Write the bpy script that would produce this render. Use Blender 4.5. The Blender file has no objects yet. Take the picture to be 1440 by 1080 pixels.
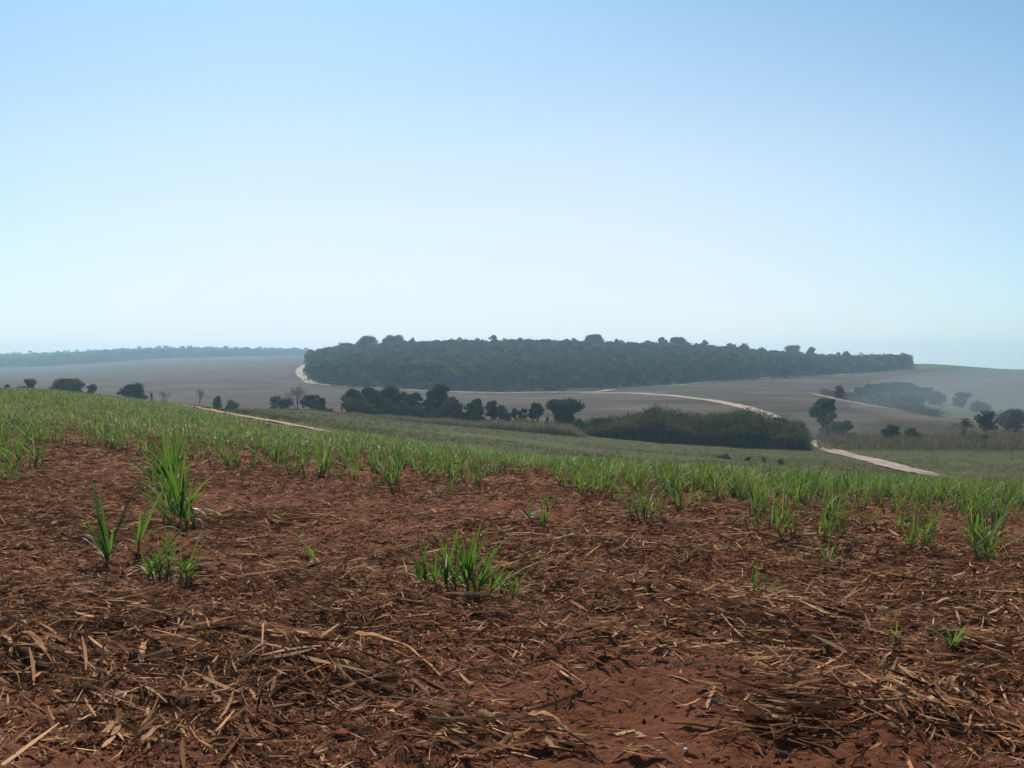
import bpy, math, random
import numpy as np

random.seed(7)
R = np.random.default_rng(11)
scene = bpy.context.scene
col = scene.collection
PI = math.pi

# ------------------------------------------------------------------ camera constants
F = 1354.0                       # focal length in pixels of the 1440 px wide photograph
PITCH = math.atan(40.0 / F)
CP, SP = math.cos(PITCH), math.sin(PITCH)


def slope(py):
    """rise per metre of depth for a picture row"""
    v = (540.0 - np.asarray(py, float)) / F
    return (-SP + v * CP) / (CP + v * SP)


def tan_az(px):
    return (np.asarray(px, float) - 720.0) / F


# ------------------------------------------------------------------ noise
_T = np.random.default_rng(5).random((256, 256))


def vnoise(x, y):
    x = np.asarray(x, float); y = np.asarray(y, float)
    xi = np.floor(x).astype(int); yi = np.floor(y).astype(int)
    fx = x - xi; fy = y - yi
    fx = fx * fx * (3 - 2 * fx); fy = fy * fy * (3 - 2 * fy)
    a = _T[xi & 255, yi & 255]; b = _T[(xi + 1) & 255, yi & 255]
    c = _T[xi & 255, (yi + 1) & 255]; d = _T[(xi + 1) & 255, (yi + 1) & 255]
    return (a * (1 - fx) + b * fx) * (1 - fy) + (c * (1 - fx) + d * fx) * fy


def fbm(x, y, octv=4):
    s = 0; amp = 0.5; tot = 0
    for k in range(octv):
        s = s + amp * vnoise(x * 2 ** k + 17.3 * k, y * 2 ** k + 5.7 * k)
        tot += amp; amp *= 0.5
    return s / tot


# ------------------------------------------------------------------ terrain
def pchip(x, y, xq):
    x = np.asarray(x, float); y = np.asarray(y, float)
    h = np.diff(x); d = np.diff(y) / h
    m = np.zeros_like(y)
    for i in range(1, len(x) - 1):
        if d[i - 1] * d[i] > 0:
            w1 = 2 * h[i] + h[i - 1]; w2 = h[i] + 2 * h[i - 1]
            m[i] = (w1 + w2) / (w1 / d[i - 1] + w2 / d[i])
    m[0] = d[0]; m[-1] = d[-1]
    k = np.clip(np.searchsorted(x, xq) - 1, 0, len(x) - 2)
    t = (xq - x[k]) / h[k]
    t2 = t * t; t3 = t2 * t
    return (y[k] * (2 * t3 - 3 * t2 + 1) + h[k] * m[k] * (t3 - 2 * t2 + t)
            + y[k + 1] * (3 * t2 - 2 * t3) + h[k] * m[k + 1] * (t3 - t2))


COLS = {
    0: [(10, 722), (20, 622), (40, 577), (75, 553), (105, 550.5), (125, 551.5), (160, 561), (240, 574), (350, 564), (500, 548), (800, 531),
        (1200, 522), (1500, 517), (1900, 509), (2400, 505), (4000, 512)],
    240: [(10, 724), (20, 630), (40, 592), (70, 577), (104, 568.5), (125, 570), (190, 577), (260, 572), (400, 552), (700, 527), (1200, 510),
          (1600, 504), (2100, 498), (2500, 499), (4000, 508)],
    420: [(10, 727), (20, 643), (38, 618), (58, 602), (85, 594), (110, 590), (190, 578), (240, 575), (300, 565), (430, 545), (600, 525),
          (1200, 504), (1700, 501), (2200, 500), (4000, 508)],
    480: [(10, 728), (20, 645), (38, 621), (70, 607), (110, 596), (185, 583), (215, 581), (260, 574), (430, 545), (560, 525),
          (680, 507), (800, 505), (1200, 507), (4000, 510)],
    720: [(10, 733), (20, 665), (38, 649), (65, 641), (100, 624), (175, 605), (205, 597), (250, 579), (430, 550), (550, 521),
          (690, 498), (850, 500), (1200, 506), (4000, 510)],
    960: [(10, 738), (20, 680), (38, 664), (62, 657), (80, 654), (110, 644), (155, 628), (180, 612), (210, 594), (300, 563),
          (470, 541), (600, 518), (760, 502), (900, 503), (1200, 508), (4000, 515)],
    1200: [(10, 742), (20, 695), (35, 680), (62, 671), (78, 672), (100, 658), (155, 635), (180, 616), (220, 593), (300, 567),
           (450, 546), (740, 524), (860, 516), (1000, 515), (1300, 519), (4000, 530)],
    1290: [(10, 744), (20, 699), (35, 683), (62, 674), (78, 675), (100, 663), (155, 635), (180, 616), (230, 590), (310, 566),
           (460, 545), (780, 521), (900, 513), (960, 511.6), (1200, 516), (4000, 535)],
    1440: [(10, 746), (20, 706), (35, 689), (62, 680), (80, 681), (100, 669), (155, 636), (180, 618), (250, 585), (350, 562),
           (500, 543), (800, 525), (930, 520), (980, 519.6), (1200, 525), (4000, 545)],
}
_W0, _W1, _NW = math.log(1.0), math.log(9000.0), 900
_wq = np.linspace(_W0, _W1, _NW)
_pxk = [-260] + sorted(COLS) + [1700]
_zt = []
for _p in _pxk:
    prof = COLS[min(max(_p, 0), 1440)]
    Ys = [-4.9, 0, 3, 5] + [a for a, b in prof] + [8500]
    Zs = [-1.56, -1.6, -1.61, -1.63] + [float(slope(b)) * a for a, b in prof]
    Zs.append(Zs[-1] * 1.9)
    _zt.append(pchip(np.log(np.array(Ys) + 6.0), Zs, _wq))
_zt = np.array(_zt)
_pxq = np.linspace(-260, 1700, 246)
TAB = np.array([pchip(_pxk, _zt[:, j], _pxq) for j in range(_NW)]).T      # [px, w]

RD = np.array([-0.74, 0.67]); RD = RD / np.linalg.norm(RD)               # direction of the cane rows
RN = np.array([RD[1], -RD[0]])                                           # across the rows, away from the camera


def micro(X, Y):
    near = np.exp(-np.maximum(Y - 6, 0) / 14.0)
    q = RN[0] * X + RN[1] * Y
    z = 0.10 * (fbm(X * 0.9, Y * 0.9, 3) - 0.5) + 0.035 * np.cos(2 * PI * (q - 9.9) / 1.4)
    z = z + near * (0.13 * (fbm(X * 3.1 + 9, Y * 3.1, 4) - 0.5) + 0.055 * (fbm(X * 14, Y * 14 + 3, 3) - 0.5))
    far = np.clip((Y - 30) / 100, 0, 1)
    return z + far * 0.5 * (fbm(X * 0.03, Y * 0.03, 3) - 0.5)


def HS(X, Y):
    """large shape of the land"""
    X = np.asarray(X, float); Y = np.asarray(Y, float)
    X, Y = np.broadcast_arrays(X, Y)
    Yc = np.maximum(Y, -4.9)
    px = np.clip(720 + F * X / np.maximum(Yc, 6.0), -259, 1699)
    u = (px + 260) / 1960 * 245
    w = (np.log(Yc + 6.0) - _W0) / (_W1 - _W0) * (_NW - 1)
    u0 = np.clip(np.floor(u).astype(int), 0, 244); w0 = np.clip(np.floor(w).astype(int), 0, _NW - 2)
    fu = u - u0; fw = w - w0
    return ((TAB[u0, w0] * (1 - fu) + TAB[u0 + 1, w0] * fu) * (1 - fw)
            + (TAB[u0, w0 + 1] * (1 - fu) + TAB[u0 + 1, w0 + 1] * fu) * fw)


def H(X, Y):
    X = np.asarray(X, float); Y = np.asarray(Y, float)
    return HS(X, Y) + micro(X, Y)


def P(px, Y):
    X = float(tan_az(px)) * Y
    return np.array([X, Y, float(H(X, Y))])


def at(px, py, ymin=2.0, ymax=3000):
    """where the line of sight of a picture point meets the land, beyond ymin"""
    Ys = np.exp(np.linspace(math.log(ymin), math.log(ymax), 1500))
    X = float(tan_az(px)) * Ys
    d = float(slope(py)) * Ys - HS(X, Ys)
    k = np.where(d <= 0)[0]
    Yv = Ys[k[0]] if len(k) else Ys[np.argmin(d)]
    return P(px, Yv)


# ------------------------------------------------------------------ mesh + tagging helpers
def mesh_np(name, V, Fq, mat, parent=None, tint=None, smooth=False, loc=None):
    V = np.asarray(V, np.float32).reshape(-1, 3); Fq = np.asarray(Fq, np.int32)
    n = Fq.shape[1]
    me = bpy.data.meshes.new(name)
    me.vertices.add(len(V)); me.vertices.foreach_set('co', V.ravel())
    me.loops.add(Fq.size); me.loops.foreach_set('vertex_index', Fq.ravel())
    me.polygons.add(len(Fq)); me.polygons.foreach_set('loop_start', np.arange(0, Fq.size, n, dtype=np.int32))
    if smooth:
        me.polygons.foreach_set('use_smooth', np.ones(len(Fq), dtype=bool))
    me.update(calc_edges=True)
    if tint is not None:
        a = me.attributes.new('tint', 'FLOAT', 'POINT')
        a.data.foreach_set('value', np.asarray(tint, np.float32).ravel())
    me.materials.append(mat)
    o = bpy.data.objects.new(name, me); col.objects.link(o)
    if parent is not None:
        o.parent = parent
    if loc is not None:
        o.location = loc
    return o


def tag(o, label=None, cat=None, group=None, kind=None):
    if label: o['label'] = label
    if cat: o['category'] = cat
    if group: o['group'] = group
    if kind: o['kind'] = kind
    return o


def empty(name, loc, label, cat, group=None, rz=0.0):
    o = bpy.data.objects.new(name, None); col.objects.link(o)
    o.empty_display_size = 0.1
    o.location = [float(c) for c in loc]; o.rotation_euler = (0, 0, rz)
    return tag(o, label, cat, group)


class MB:
    """gathers vertices, quads and a tint per vertex"""
    def __init__(s): s.V = []; s.F = []; s.T = []; s.n = 0

    def add(s, V, Fq, T):
        V = np.asarray(V, float).reshape(-1, 3)
        s.V.append(V); s.F.append(np.asarray(Fq, int) + s.n); s.n += len(V)
        T = np.asarray(T, float).ravel()
        s.T.append(np.full(len(V), T[0]) if T.size == 1 else T)

    def build(s, name, mat, parent=None, smooth=False, loc=None):
        return mesh_np(name, np.concatenate(s.V), np.concatenate(s.F), mat, parent, np.concatenate(s.T), smooth, loc)


def unit(v):
    return v / np.maximum(np.linalg.norm(v, axis=-1, keepdims=True), 1e-9)


def diamonds(mb, C, size, tint, aspect=0.55, nrm=None, rng=R):
    """leaf clumps: one lozenge per centre, any way up"""
    n = len(C)
    if nrm is None:
        a = unit(rng.normal(size=(n, 3))); b = unit(np.cross(a, rng.normal(size=(n, 3))))
    else:
        nn = unit(unit(nrm) + rng.normal(0, 0.6, (n, 3)))
        a = unit(np.cross(nn, rng.normal(size=(n, 3)))); b = np.cross(nn, a)
    s = np.broadcast_to(size, (n,))[:, None]
    V = np.stack([C - a * s, C + b * s * aspect, C + a * s, C - b * s * aspect], 1)
    mb.add(V, np.arange(n * 4).reshape(n, 4), np.repeat(np.broadcast_to(tint, (n,)), 4))


def tube(mb, pts, rad, tint=0.5, sides=6):
    pts = np.asarray(pts, float); k = len(pts)
    d = unit(np.gradient(pts, axis=0))
    ref = np.array([0.31, 0.17, 0.93]) if abs(d[0, 2]) < 0.8 else np.array([0.95, 0.2, 0.1])
    a = unit(np.cross(d, ref)); b = np.cross(d, a)
    an = np.linspace(0, 2 * PI, sides, endpoint=False)
    ring = a[:, None] * np.cos(an)[None, :, None] + b[:, None] * np.sin(an)[None, :, None]
    V = pts[:, None] + ring * np.asarray(rad, float)[:, None, None]
    f = []
    for i in range(k - 1):
        for j in range(sides):
            f.append((i * sides + j, i * sides + (j + 1) % sides, (i + 1) * sides + (j + 1) % sides, (i + 1) * sides + j))
    mb.add(V, f, tint)


def blades(mb, base, yaw, L, W, th0, bend, tint, seg=4, hold=0.0, twist=0.0):
    """arching grass blades; th0 = lean from upright at the base, bend = further lean by the tip"""
    n = len(base)
    s = np.linspace(0, 1, seg + 1)
    th = th0[:, None] + bend[:, None] * (s[None] ** 1.6)
    ds = L[:, None] / seg
    dr = np.sin(th) * ds; dz = np.cos(th) * ds
    r = np.concatenate([np.zeros((n, 1)), np.cumsum(0.5 * (dr[:, 1:] + dr[:, :-1]), 1)], 1)
    z = np.concatenate([np.zeros((n, 1)), np.cumsum(0.5 * (dz[:, 1:] + dz[:, :-1]), 1)], 1)
    hx, hy = np.cos(yaw)[:, None], np.sin(yaw)[:, None]
    cen = np.stack([base[:, 0:1] + r * hx, base[:, 1:2] + r * hy, base[:, 2:3] + z], -1)
    prof = np.minimum(1, 0.45 + s * 2.2) * np.maximum(1 - s, 0.03) ** 0.55
    w = W[:, None] * prof[None] * 0.5
    tw = yaw[:, None] + PI / 2 + twist * s[None] * np.where(np.arange(n) % 2 == 0, 1, -1)[:, None]
    side = np.stack([np.cos(tw), np.sin(tw), 0 * tw], -1) * w[..., None]
    V = np.stack([cen - side, cen + side], 2).reshape(n, -1, 3)
    i = np.arange(seg)
    f = np.stack([2 * i, 2 * i + 1, 2 * i + 3, 2 * i + 2], 1)
    Fq = (np.arange(n) * (2 * (seg + 1)))[:, None, None] + f[None]
    mb.add(V, Fq.reshape(-1, 4), np.repeat(np.broadcast_to(tint, (n,)), 2 * (seg + 1)))


# ------------------------------------------------------------------ materials
def new_mat(name):
    m = bpy.data.materials.new(name); m.use_nodes = True
    nt = m.node_tree; nt.nodes.clear()
    return m, nt, nt.nodes, nt.links


def ramp(nd, stops):
    r = nd.new('ShaderNodeValToRGB'); e = r.color_ramp.elements
    while len(e) < len(stops): e.new(0.5)
    for k, (p, c) in enumerate(stops):
        e[k].position = p; e[k].color = (*c, 1)
    return r


def tint_mat(name, stops, rough=0.6, transl=0.0, spec=0.3, noise=0.0, nscale=8.0):
    """colour runs along the tint stored on the mesh, with optional streaks of noise"""
    m, nt, nd, lk = new_mat(name)
    out = nd.new('ShaderNodeOutputMaterial')
    at_ = nd.new('ShaderNodeAttribute'); at_.attribute_name = 'tint'
    r = ramp(nd, stops)
    src = at_.outputs['Fac']
    if noise > 0:
        tc = nd.new('ShaderNodeTexCoord'); nz = nd.new('ShaderNodeTexNoise')
        nz.inputs['Scale'].default_value = nscale; nz.inputs['Detail'].default_value = 4
        lk.new(tc.outputs['Object'], nz.inputs['Vector'])
        ma = nd.new('ShaderNodeMath'); ma.operation = 'MULTIPLY_ADD'
        ma.inputs[1].default_value = noise; lk.new(nz.outputs['Fac'], ma.inputs[0])
        sb = nd.new('ShaderNodeMath'); sb.operation = 'SUBTRACT'; sb.inputs[1].default_value = noise * 0.5
        lk.new(src, sb.inputs[0]); lk.new(sb.outputs[0], ma.inputs[2]); src = ma.outputs[0]
    lk.new(src, r.inputs[0])
    b = nd.new('ShaderNodeBsdfPrincipled')
    b.inputs['Roughness'].default_value = rough; b.inputs['Specular IOR Level'].default_value = spec
    lk.new(r.outputs[0], b.inputs['Base Color'])
    if transl > 0:
        t = nd.new('ShaderNodeBsdfTranslucent'); mx = nd.new('ShaderNodeMixShader'); mx.inputs[0].default_value = transl
        hs = nd.new('ShaderNodeHueSaturation'); hs.inputs['Value'].default_value = 1.12; hs.inputs['Saturation'].default_value = 1.02
        lk.new(r.outputs[0], hs.inputs['Color']); lk.new(hs.outputs[0], t.inputs['Color'])
        lk.new(b.outputs[0], mx.inputs[1]); lk.new(t.outputs[0], mx.inputs[2]); lk.new(mx.outputs[0], out.inputs['Surface'])
    else:
        lk.new(b.outputs[0], out.inputs['Surface'])
    return m


M = {}
M['cane'] = tint_mat('cane leaf', [(0.0, (0.022, 0.055, 0.026)), (0.3, (0.052, 0.115, 0.017)), (0.7, (0.112, 0.190, 0.029)), (1.0, (0.27, 0.29, 0.065))],
                     rough=0.5, transl=0.5, spec=0.22)
M['cane_stem'] = tint_mat('cane stem', [(0, (0.06, 0.035, 0.03)), (1, (0.10, 0.13, 0.05))], rough=0.5)
M['pale_leaf'] = tint_mat('bleached leaf', [(0, (0.45, 0.36, 0.25)), (1, (0.75, 0.70, 0.58))], rough=0.5, transl=0.2)
M['straw'] = tint_mat('cane straw', [(0.0, (0.022, 0.0095, 0.006)), (0.4, (0.08, 0.033, 0.017)), (0.7, (0.235, 0.110, 0.055)), (1.0, (0.56, 0.33, 0.185))],
                      rough=0.9, transl=0.10, spec=0.02, noise=0.25, nscale=30)
M['stalk'] = tint_mat('dry stalk', [(0, (0.04, 0.022, 0.016)), (0.5, (0.16, 0.08, 0.04)), (1, (0.34, 0.2, 0.11))], rough=0.9, spec=0.05, noise=0.5, nscale=25)
M['clod'] = tint_mat('soil clod', [(0, (0.09, 0.03, 0.015)), (1, (0.22, 0.075, 0.038))], rough=1.0, spec=0.02, noise=0.5, nscale=40)
M['bark'] = tint_mat('bark', [(0, (0.05, 0.04, 0.03)), (1, (0.17, 0.14, 0.11))], rough=0.9, noise=0.4, nscale=3)
M['twig'] = tint_mat('bare twigs', [(0, (0.07, 0.055, 0.045)), (1, (0.20, 0.17, 0.14))], rough=0.9)
M['tree'] = tint_mat('tree foliage', [(0, (0.024, 0.042, 0.022)), (0.5, (0.050, 0.078, 0.032)), (1, (0.10, 0.135, 0.045))], rough=0.9, spec=0.04, transl=0.25)
M['greytree'] = tint_mat('dusty hazed foliage', [(0, (0.075, 0.08, 0.055)), (1, (0.17, 0.16, 0.11))], rough=0.9, spec=0.04, transl=0.25)  # dusty grey leaves, lightened to paint haze into the distant bushes
M['forest'] = tint_mat('forest canopy', [(0, (0.012, 0.030, 0.012)), (0.5, (0.030, 0.064, 0.020)), (1, (0.10, 0.145, 0.042))], rough=0.9, spec=0.04, transl=0.18)
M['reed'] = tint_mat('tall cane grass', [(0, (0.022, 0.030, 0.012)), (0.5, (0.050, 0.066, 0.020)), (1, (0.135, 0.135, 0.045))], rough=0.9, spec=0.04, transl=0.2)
M['drygrass'] = tint_mat('dry grass', [(0, (0.07, 0.055, 0.03)), (0.5, (0.17, 0.135, 0.07)), (1, (0.32, 0.26, 0.15))], rough=0.9, spec=0.04, transl=0.3)
M['crop'] = tint_mat('young crop', [(0, (0.04, 0.048, 0.010)), (0.6, (0.075, 0.08, 0.016)), (1, (0.12, 0.092, 0.03))], rough=0.9, spec=0.04, transl=0.35)
M['post'] = tint_mat('grey post wood', [(0, (0.06, 0.05, 0.045)), (1, (0.12, 0.10, 0.09))], rough=0.9, noise=0.5, nscale=4)
M['stone'] = tint_mat('white stone', [(0, (0.5, 0.5, 0.48)), (1, (0.7, 0.7, 0.68))], rough=0.6, noise=0.5, nscale=60)


def road_mat(name, c0, c1, sc):
    m, nt, nd, lk = new_mat(name)
    out = nd.new('ShaderNodeOutputMaterial'); b = nd.new('ShaderNodeBsdfPrincipled'); b.inputs['Roughness'].default_value = 0.95
    b.inputs['Specular IOR Level'].default_value = 0.1
    tc = nd.new('ShaderNodeTexCoord'); nz = nd.new('ShaderNodeTexNoise'); nz.inputs['Scale'].default_value = sc; nz.inputs['Detail'].default_value = 5
    lk.new(tc.outputs['Object'], nz.inputs['Vector'])
    r = ramp(nd, [(0.3, c0), (0.7, c1)]); lk.new(nz.outputs['Fac'], r.inputs[0])
    # two paler wheel tracks along the road (tint runs across it, 0 to 1)
    at_ = nd.new('ShaderNodeAttribute'); at_.attribute_name = 'tint'
    r2 = ramp(nd, [(0.0, (0.72,) * 3), (0.25, (1.08,) * 3), (0.5, (0.82,) * 3), (0.75, (1.08,) * 3), (1.0, (0.72,) * 3)])
    r2.color_ramp.interpolation = 'EASE'
    lk.new(at_.outputs['Fac'], r2.inputs[0])
    mx = nd.new('ShaderNodeMix'); mx.data_type = 'RGBA'; mx.blend_type = 'MULTIPLY'; mx.inputs['Factor'].default_value = 1.0
    lk.new(r.outputs[0], mx.inputs['A']); lk.new(r2.outputs[0], mx.inputs['B'])
    lk.new(mx.outputs['Result'], b.inputs['Base Color']); lk.new(b.outputs[0], out.inputs['Surface'])
    return m


M['pale_road'] = road_mat('pale dirt road', (0.28, 0.225, 0.18), (0.42, 0.35, 0.29), 0.25)
M['tan_road'] = road_mat('tan dirt road', (0.24, 0.172, 0.122), (0.36, 0.285, 0.22), 0.12)
M['red_road'] = road_mat('red dirt road', (0.34, 0.18, 0.11), (0.46, 0.29, 0.20), 0.3)


def ground_mat():
    m, nt, nd, lk = new_mat('land')
    out = nd.new('ShaderNodeOutputMaterial'); b = nd.new('ShaderNodeBsdfPrincipled')
    b.inputs['Roughness'].default_value = 0.95; b.inputs['Specular IOR Level'].default_value = 0.08
    tc = nd.new('ShaderNodeTexCoord'); geo = tc.outputs['Object']
    cov = nd.new('ShaderNodeAttribute'); cov.attribute_name = 'cover'
    cov2 = nd.new('ShaderNodeAttribute'); cov2.attribute_name = 'cover_far'
    sep = nd.new('ShaderNodeSeparateColor'); lk.new(cov.outputs['Color'], sep.inputs[0])

    def noise(scale, detail=5, rough=0.6, vec=None):
        n = nd.new('ShaderNodeTexNoise'); n.inputs['Scale'].default_value = scale
        n.inputs['Detail'].default_value = detail; n.inputs['Roughness'].default_value = rough
        lk.new(vec or geo, n.inputs['Vector']); return n.outputs['Fac']

    def mix(fac, a, c):
        x = nd.new('ShaderNodeMix'); x.data_type = 'RGBA'; lk.new(fac, x.inputs['Factor'])
        lk.new(a, x.inputs['A']); lk.new(c, x.inputs['B']); return x.outputs['Result']

    def rmp(f, stops):
        r = ramp(nd, stops); lk.new(f, r.inputs[0]); return r.outputs[0]

    def mapped(rot, sc):
        mp = nd.new('ShaderNodeMapping'); mp.inputs['Rotation'].default_value = (0, 0, rot); mp.inputs['Scale'].default_value = sc
        lk.new(geo, mp.inputs['Vector']); return mp.outputs['Vector']

    # red soil with crumbs and straw dust
    soil = rmp(noise(1.1, 6), [(0.3, (0.17, 0.056, 0.027)), (0.55, (0.27, 0.097, 0.048)), (0.75, (0.37, 0.148, 0.076))])
    fine = rmp(noise(55, 4), [(0.35, (0.10, 0.035, 0.018)), (0.6, (0.25, 0.094, 0.048)), (0.85, (0.42, 0.20, 0.11))])
    xs = nd.new('ShaderNodeMix'); xs.data_type = 'RGBA'; xs.inputs['Factor'].default_value = 0.45
    lk.new(soil, xs.inputs['A']); lk.new(fine, xs.inputs['B'])
    # young crop seen from afar, in rows
    rows = noise(1.0, 4, 0.6, mapped(math.radians(-42), (0.05, 0.7, 1)))
    dull = rmp(rows, [(0.3, (0.050, 0.062, 0.018)), (0.55, (0.072, 0.068, 0.022)), (0.8, (0.105, 0.066, 0.030))])
    pat = rmp(noise(0.03, 3), [(0.35, (0.055, 0.072, 0.020)), (0.7, (0.095, 0.070, 0.033))])
    xd = nd.new('ShaderNodeMix'); xd.data_type = 'RGBA'; xd.inputs['Factor'].default_value = 0.4
    lk.new(dull, xd.inputs['A']); lk.new(pat, xd.inputs['B'])
    # harvested field on the far slope: straw lines along the contour
    l1 = noise(1.0, 5, 0.65, mapped(math.radians(8), (0.012, 0.055, 1)))
    brown = rmp(l1, [(0.36, (0.024, 0.018, 0.011)), (0.5, (0.064, 0.046, 0.028)), (0.64, (0.140, 0.104, 0.062))])
    p2 = rmp(noise(0.011, 4), [(0.38, (0.044, 0.026, 0.020)), (0.62, (0.082, 0.058, 0.041))])
    xb = nd.new('ShaderNodeMix'); xb.data_type = 'RGBA'; xb.inputs['Factor'].default_value = 0.35
    lk.new(brown, xb.inputs['A']); lk.new(p2, xb.inputs['B'])
    wv = nd.new('ShaderNodeTexWave'); wv.wave_type = 'BANDS'; wv.bands_direction = 'Y'; wv.inputs['Scale'].default_value = 0.045
    wv.inputs['Distortion'].default_value = 7.0; wv.inputs['Detail'].default_value = 3; wv.inputs['Detail Scale'].default_value = 0.25
    lk.new(mapped(math.radians(10), (0.25, 1, 1)), wv.inputs['Vector'])
    wr = rmp(wv.outputs['Fac'], [(0.25, (0.80, 0.78, 0.76)), (0.8, (1.0, 1.0, 1.0))])
    xw = nd.new('ShaderNodeMix'); xw.data_type = 'RGBA'; xw.blend_type = 'MULTIPLY'; xw.inputs['Factor'].default_value = 1.0
    lk.new(xb.outputs['Result'], xw.inputs['A']); lk.new(wr, xw.inputs['B'])
    floor = rmp(noise(0.2, 4), [(0.3, (0.03, 0.03, 0.018)), (0.7, (0.06, 0.05, 0.03))])
    grn = rmp(noise(0.05, 4), [(0.3, (0.045, 0.070, 0.018)), (0.7, (0.075, 0.10, 0.03))])
    c = mix(sep.outputs[0], xs.outputs['Result'], xd.outputs['Result'])
    c = mix(sep.outputs[1], c, xw.outputs['Result'])
    c = mix(sep.outputs[2], c, floor)
    c = mix(cov2.outputs['Fac'], c, grn)
    lk.new(c, b.inputs['Base Color'])
    bp = nd.new('ShaderNodeBump'); bp.inputs['Strength'].default_value = 1.0; bp.inputs['Distance'].default_value = 0.05
    lk.new(noise(38, 7, 0.7), bp.inputs['Height']); lk.new(bp.outputs[0], b.inputs['Normal'])
    lk.new(b.outputs[0], out.inputs['Surface'])
    return m


# ------------------------------------------------------------------ land cover lines (depth for a picture column)
def line(pts):
    xs = [p[0] for p in pts]; ys = [p[1] for p in pts]
    return lambda px: np.interp(px, xs, ys)


cane_end = line([(-300, 115), (0, 112), (200, 108), (240, 100), (270, 87), (305, 77), (340, 69.5), (370, 64), (400, 59.5), (425, 57), (480, 60), (720, 65), (1440, 63), (1700, 63)])
dull_end = line([(-300, 170), (240, 180), (420, 186), (560, 182), (720, 176), (830, 165), (960, 157), (1440, 157), (1700, 157)])

_fb = [(432, 512, 560), (437, 535, 420), (460, 543, 390), (560, 548, 380), (640, 550, 380), (800, 550, 380), (860, 546, 380), (960, 540, 380),
       (1100, 531, 500), (1200, 525, 600), (1280, 519.5, 700)]
forest_front = line([(380, 900)] + [(a, at(a, b, c)[1]) for a, b, c in _fb] + [(1283, 900)])
forest_back = line([(432, 760), (480, 720), (720, 740), (960, 820), (1200, 890), (1280, 905)])

# ------------------------------------------------------------------ ground mesh
rows_y = []
y = -3.9
while y < 2520:
    rows_y.append(y)
    y += 0.25 if y < 1.6 else min(0.0009 * y * y + 0.004, 0.015 * y)
rows_y = np.array(rows_y)
tc_ = np.concatenate([np.linspace(-1.6, -0.72, 20, endpoint=False), np.linspace(-0.72, 0.72, 700), np.linspace(0.72, 1.6, 21)[1:]])
GX = tc_[None, :] * (rows_y[:, None] + 4.0)
GY = np.broadcast_to(rows_y[:, None], GX.shape)
GZ = H(GX, GY)
nr, nc = GX.shape
ii = np.arange(nr * nc).reshape(nr, nc)
quads = np.stack([ii[:-1, :-1], ii[:-1, 1:], ii[1:, 1:], ii[1:, :-1]], -1).reshape(-1, 4)
GV = np.stack([GX, GY, GZ], -1).reshape(-1, 3)
# the flat field behind the photographer
bx = np.array([[-900, -3.95, -1.62], [900, -3.95, -1.62], [900, -900, -1.62], [-900, -900, -1.62]])
quads = np.concatenate([quads, [[len(GV) + 1, len(GV), len(GV) + 3, len(GV) + 2]]])
gpx = 720 + F * GX / np.maximum(GY, 6)
jit = 1 + 0.05 * (fbm(GX * 0.08, GY * 0.08, 3) - 0.5)
ce, de = cane_end(gpx), dull_end(gpx)
wob = (fbm(GX * 0.05, GY * 0.05, 3) - 0.5)
sm = lambda v: np.clip(v, 0, 1)
dullm = sm((GY - ce * jit) / (0.02 * ce) + 0.5)
brownm = sm((GY - de - 6) / 8)
forestm = sm((GY - forest_front(gpx) + 2) / 6) * sm((forest_back(gpx) + 60 - GY) / 20) * (gpx > 428) * (gpx < 1284)
farwood = sm((GY - 1480) / 30) * (gpx < 470)
forestm = np.maximum(forestm, farwood)
scrub = ((gpx > 1150) & (GY > 150) & (GY < 196)) * 0.8
copseg = np.exp(-((gpx - 1370) / 60) ** 2 - ((GY - 290) / 40) ** 2) * 0.9
valley = np.exp(-((GY - de - 16) / 14) ** 2) * 0.75 * (0.5 + wob)
fargreen = sm((gpx - 1262) / 16) * sm((GY - np.interp(gpx, [1280, 1440], [790, 815])) / 25)
dullm = dullm
cov = np.stack([dullm, brownm, forestm, np.ones_like(dullm)], -1).reshape(-1, 4)
cov = np.concatenate([cov, np.array([[0, 0, 0, 1.0]] * 4)])
covf = np.concatenate([np.clip(np.maximum.reduce([fargreen, scrub * (0.4 + wob), copseg, valley]), 0, 1).ravel(), np.zeros(4)])
ground = mesh_np('ground', np.concatenate([GV, bx]), quads, ground_mat(), smooth=True)
a = ground.data.attributes.new('cover', 'FLOAT_COLOR', 'POINT'); a.data.foreach_set('color', cov.astype(np.float32).ravel())
a = ground.data.attributes.new('cover_far', 'FLOAT', 'POINT'); a.data.foreach_set('value', covf.astype(np.float32).ravel())
tag(ground, kind='structure')


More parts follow.
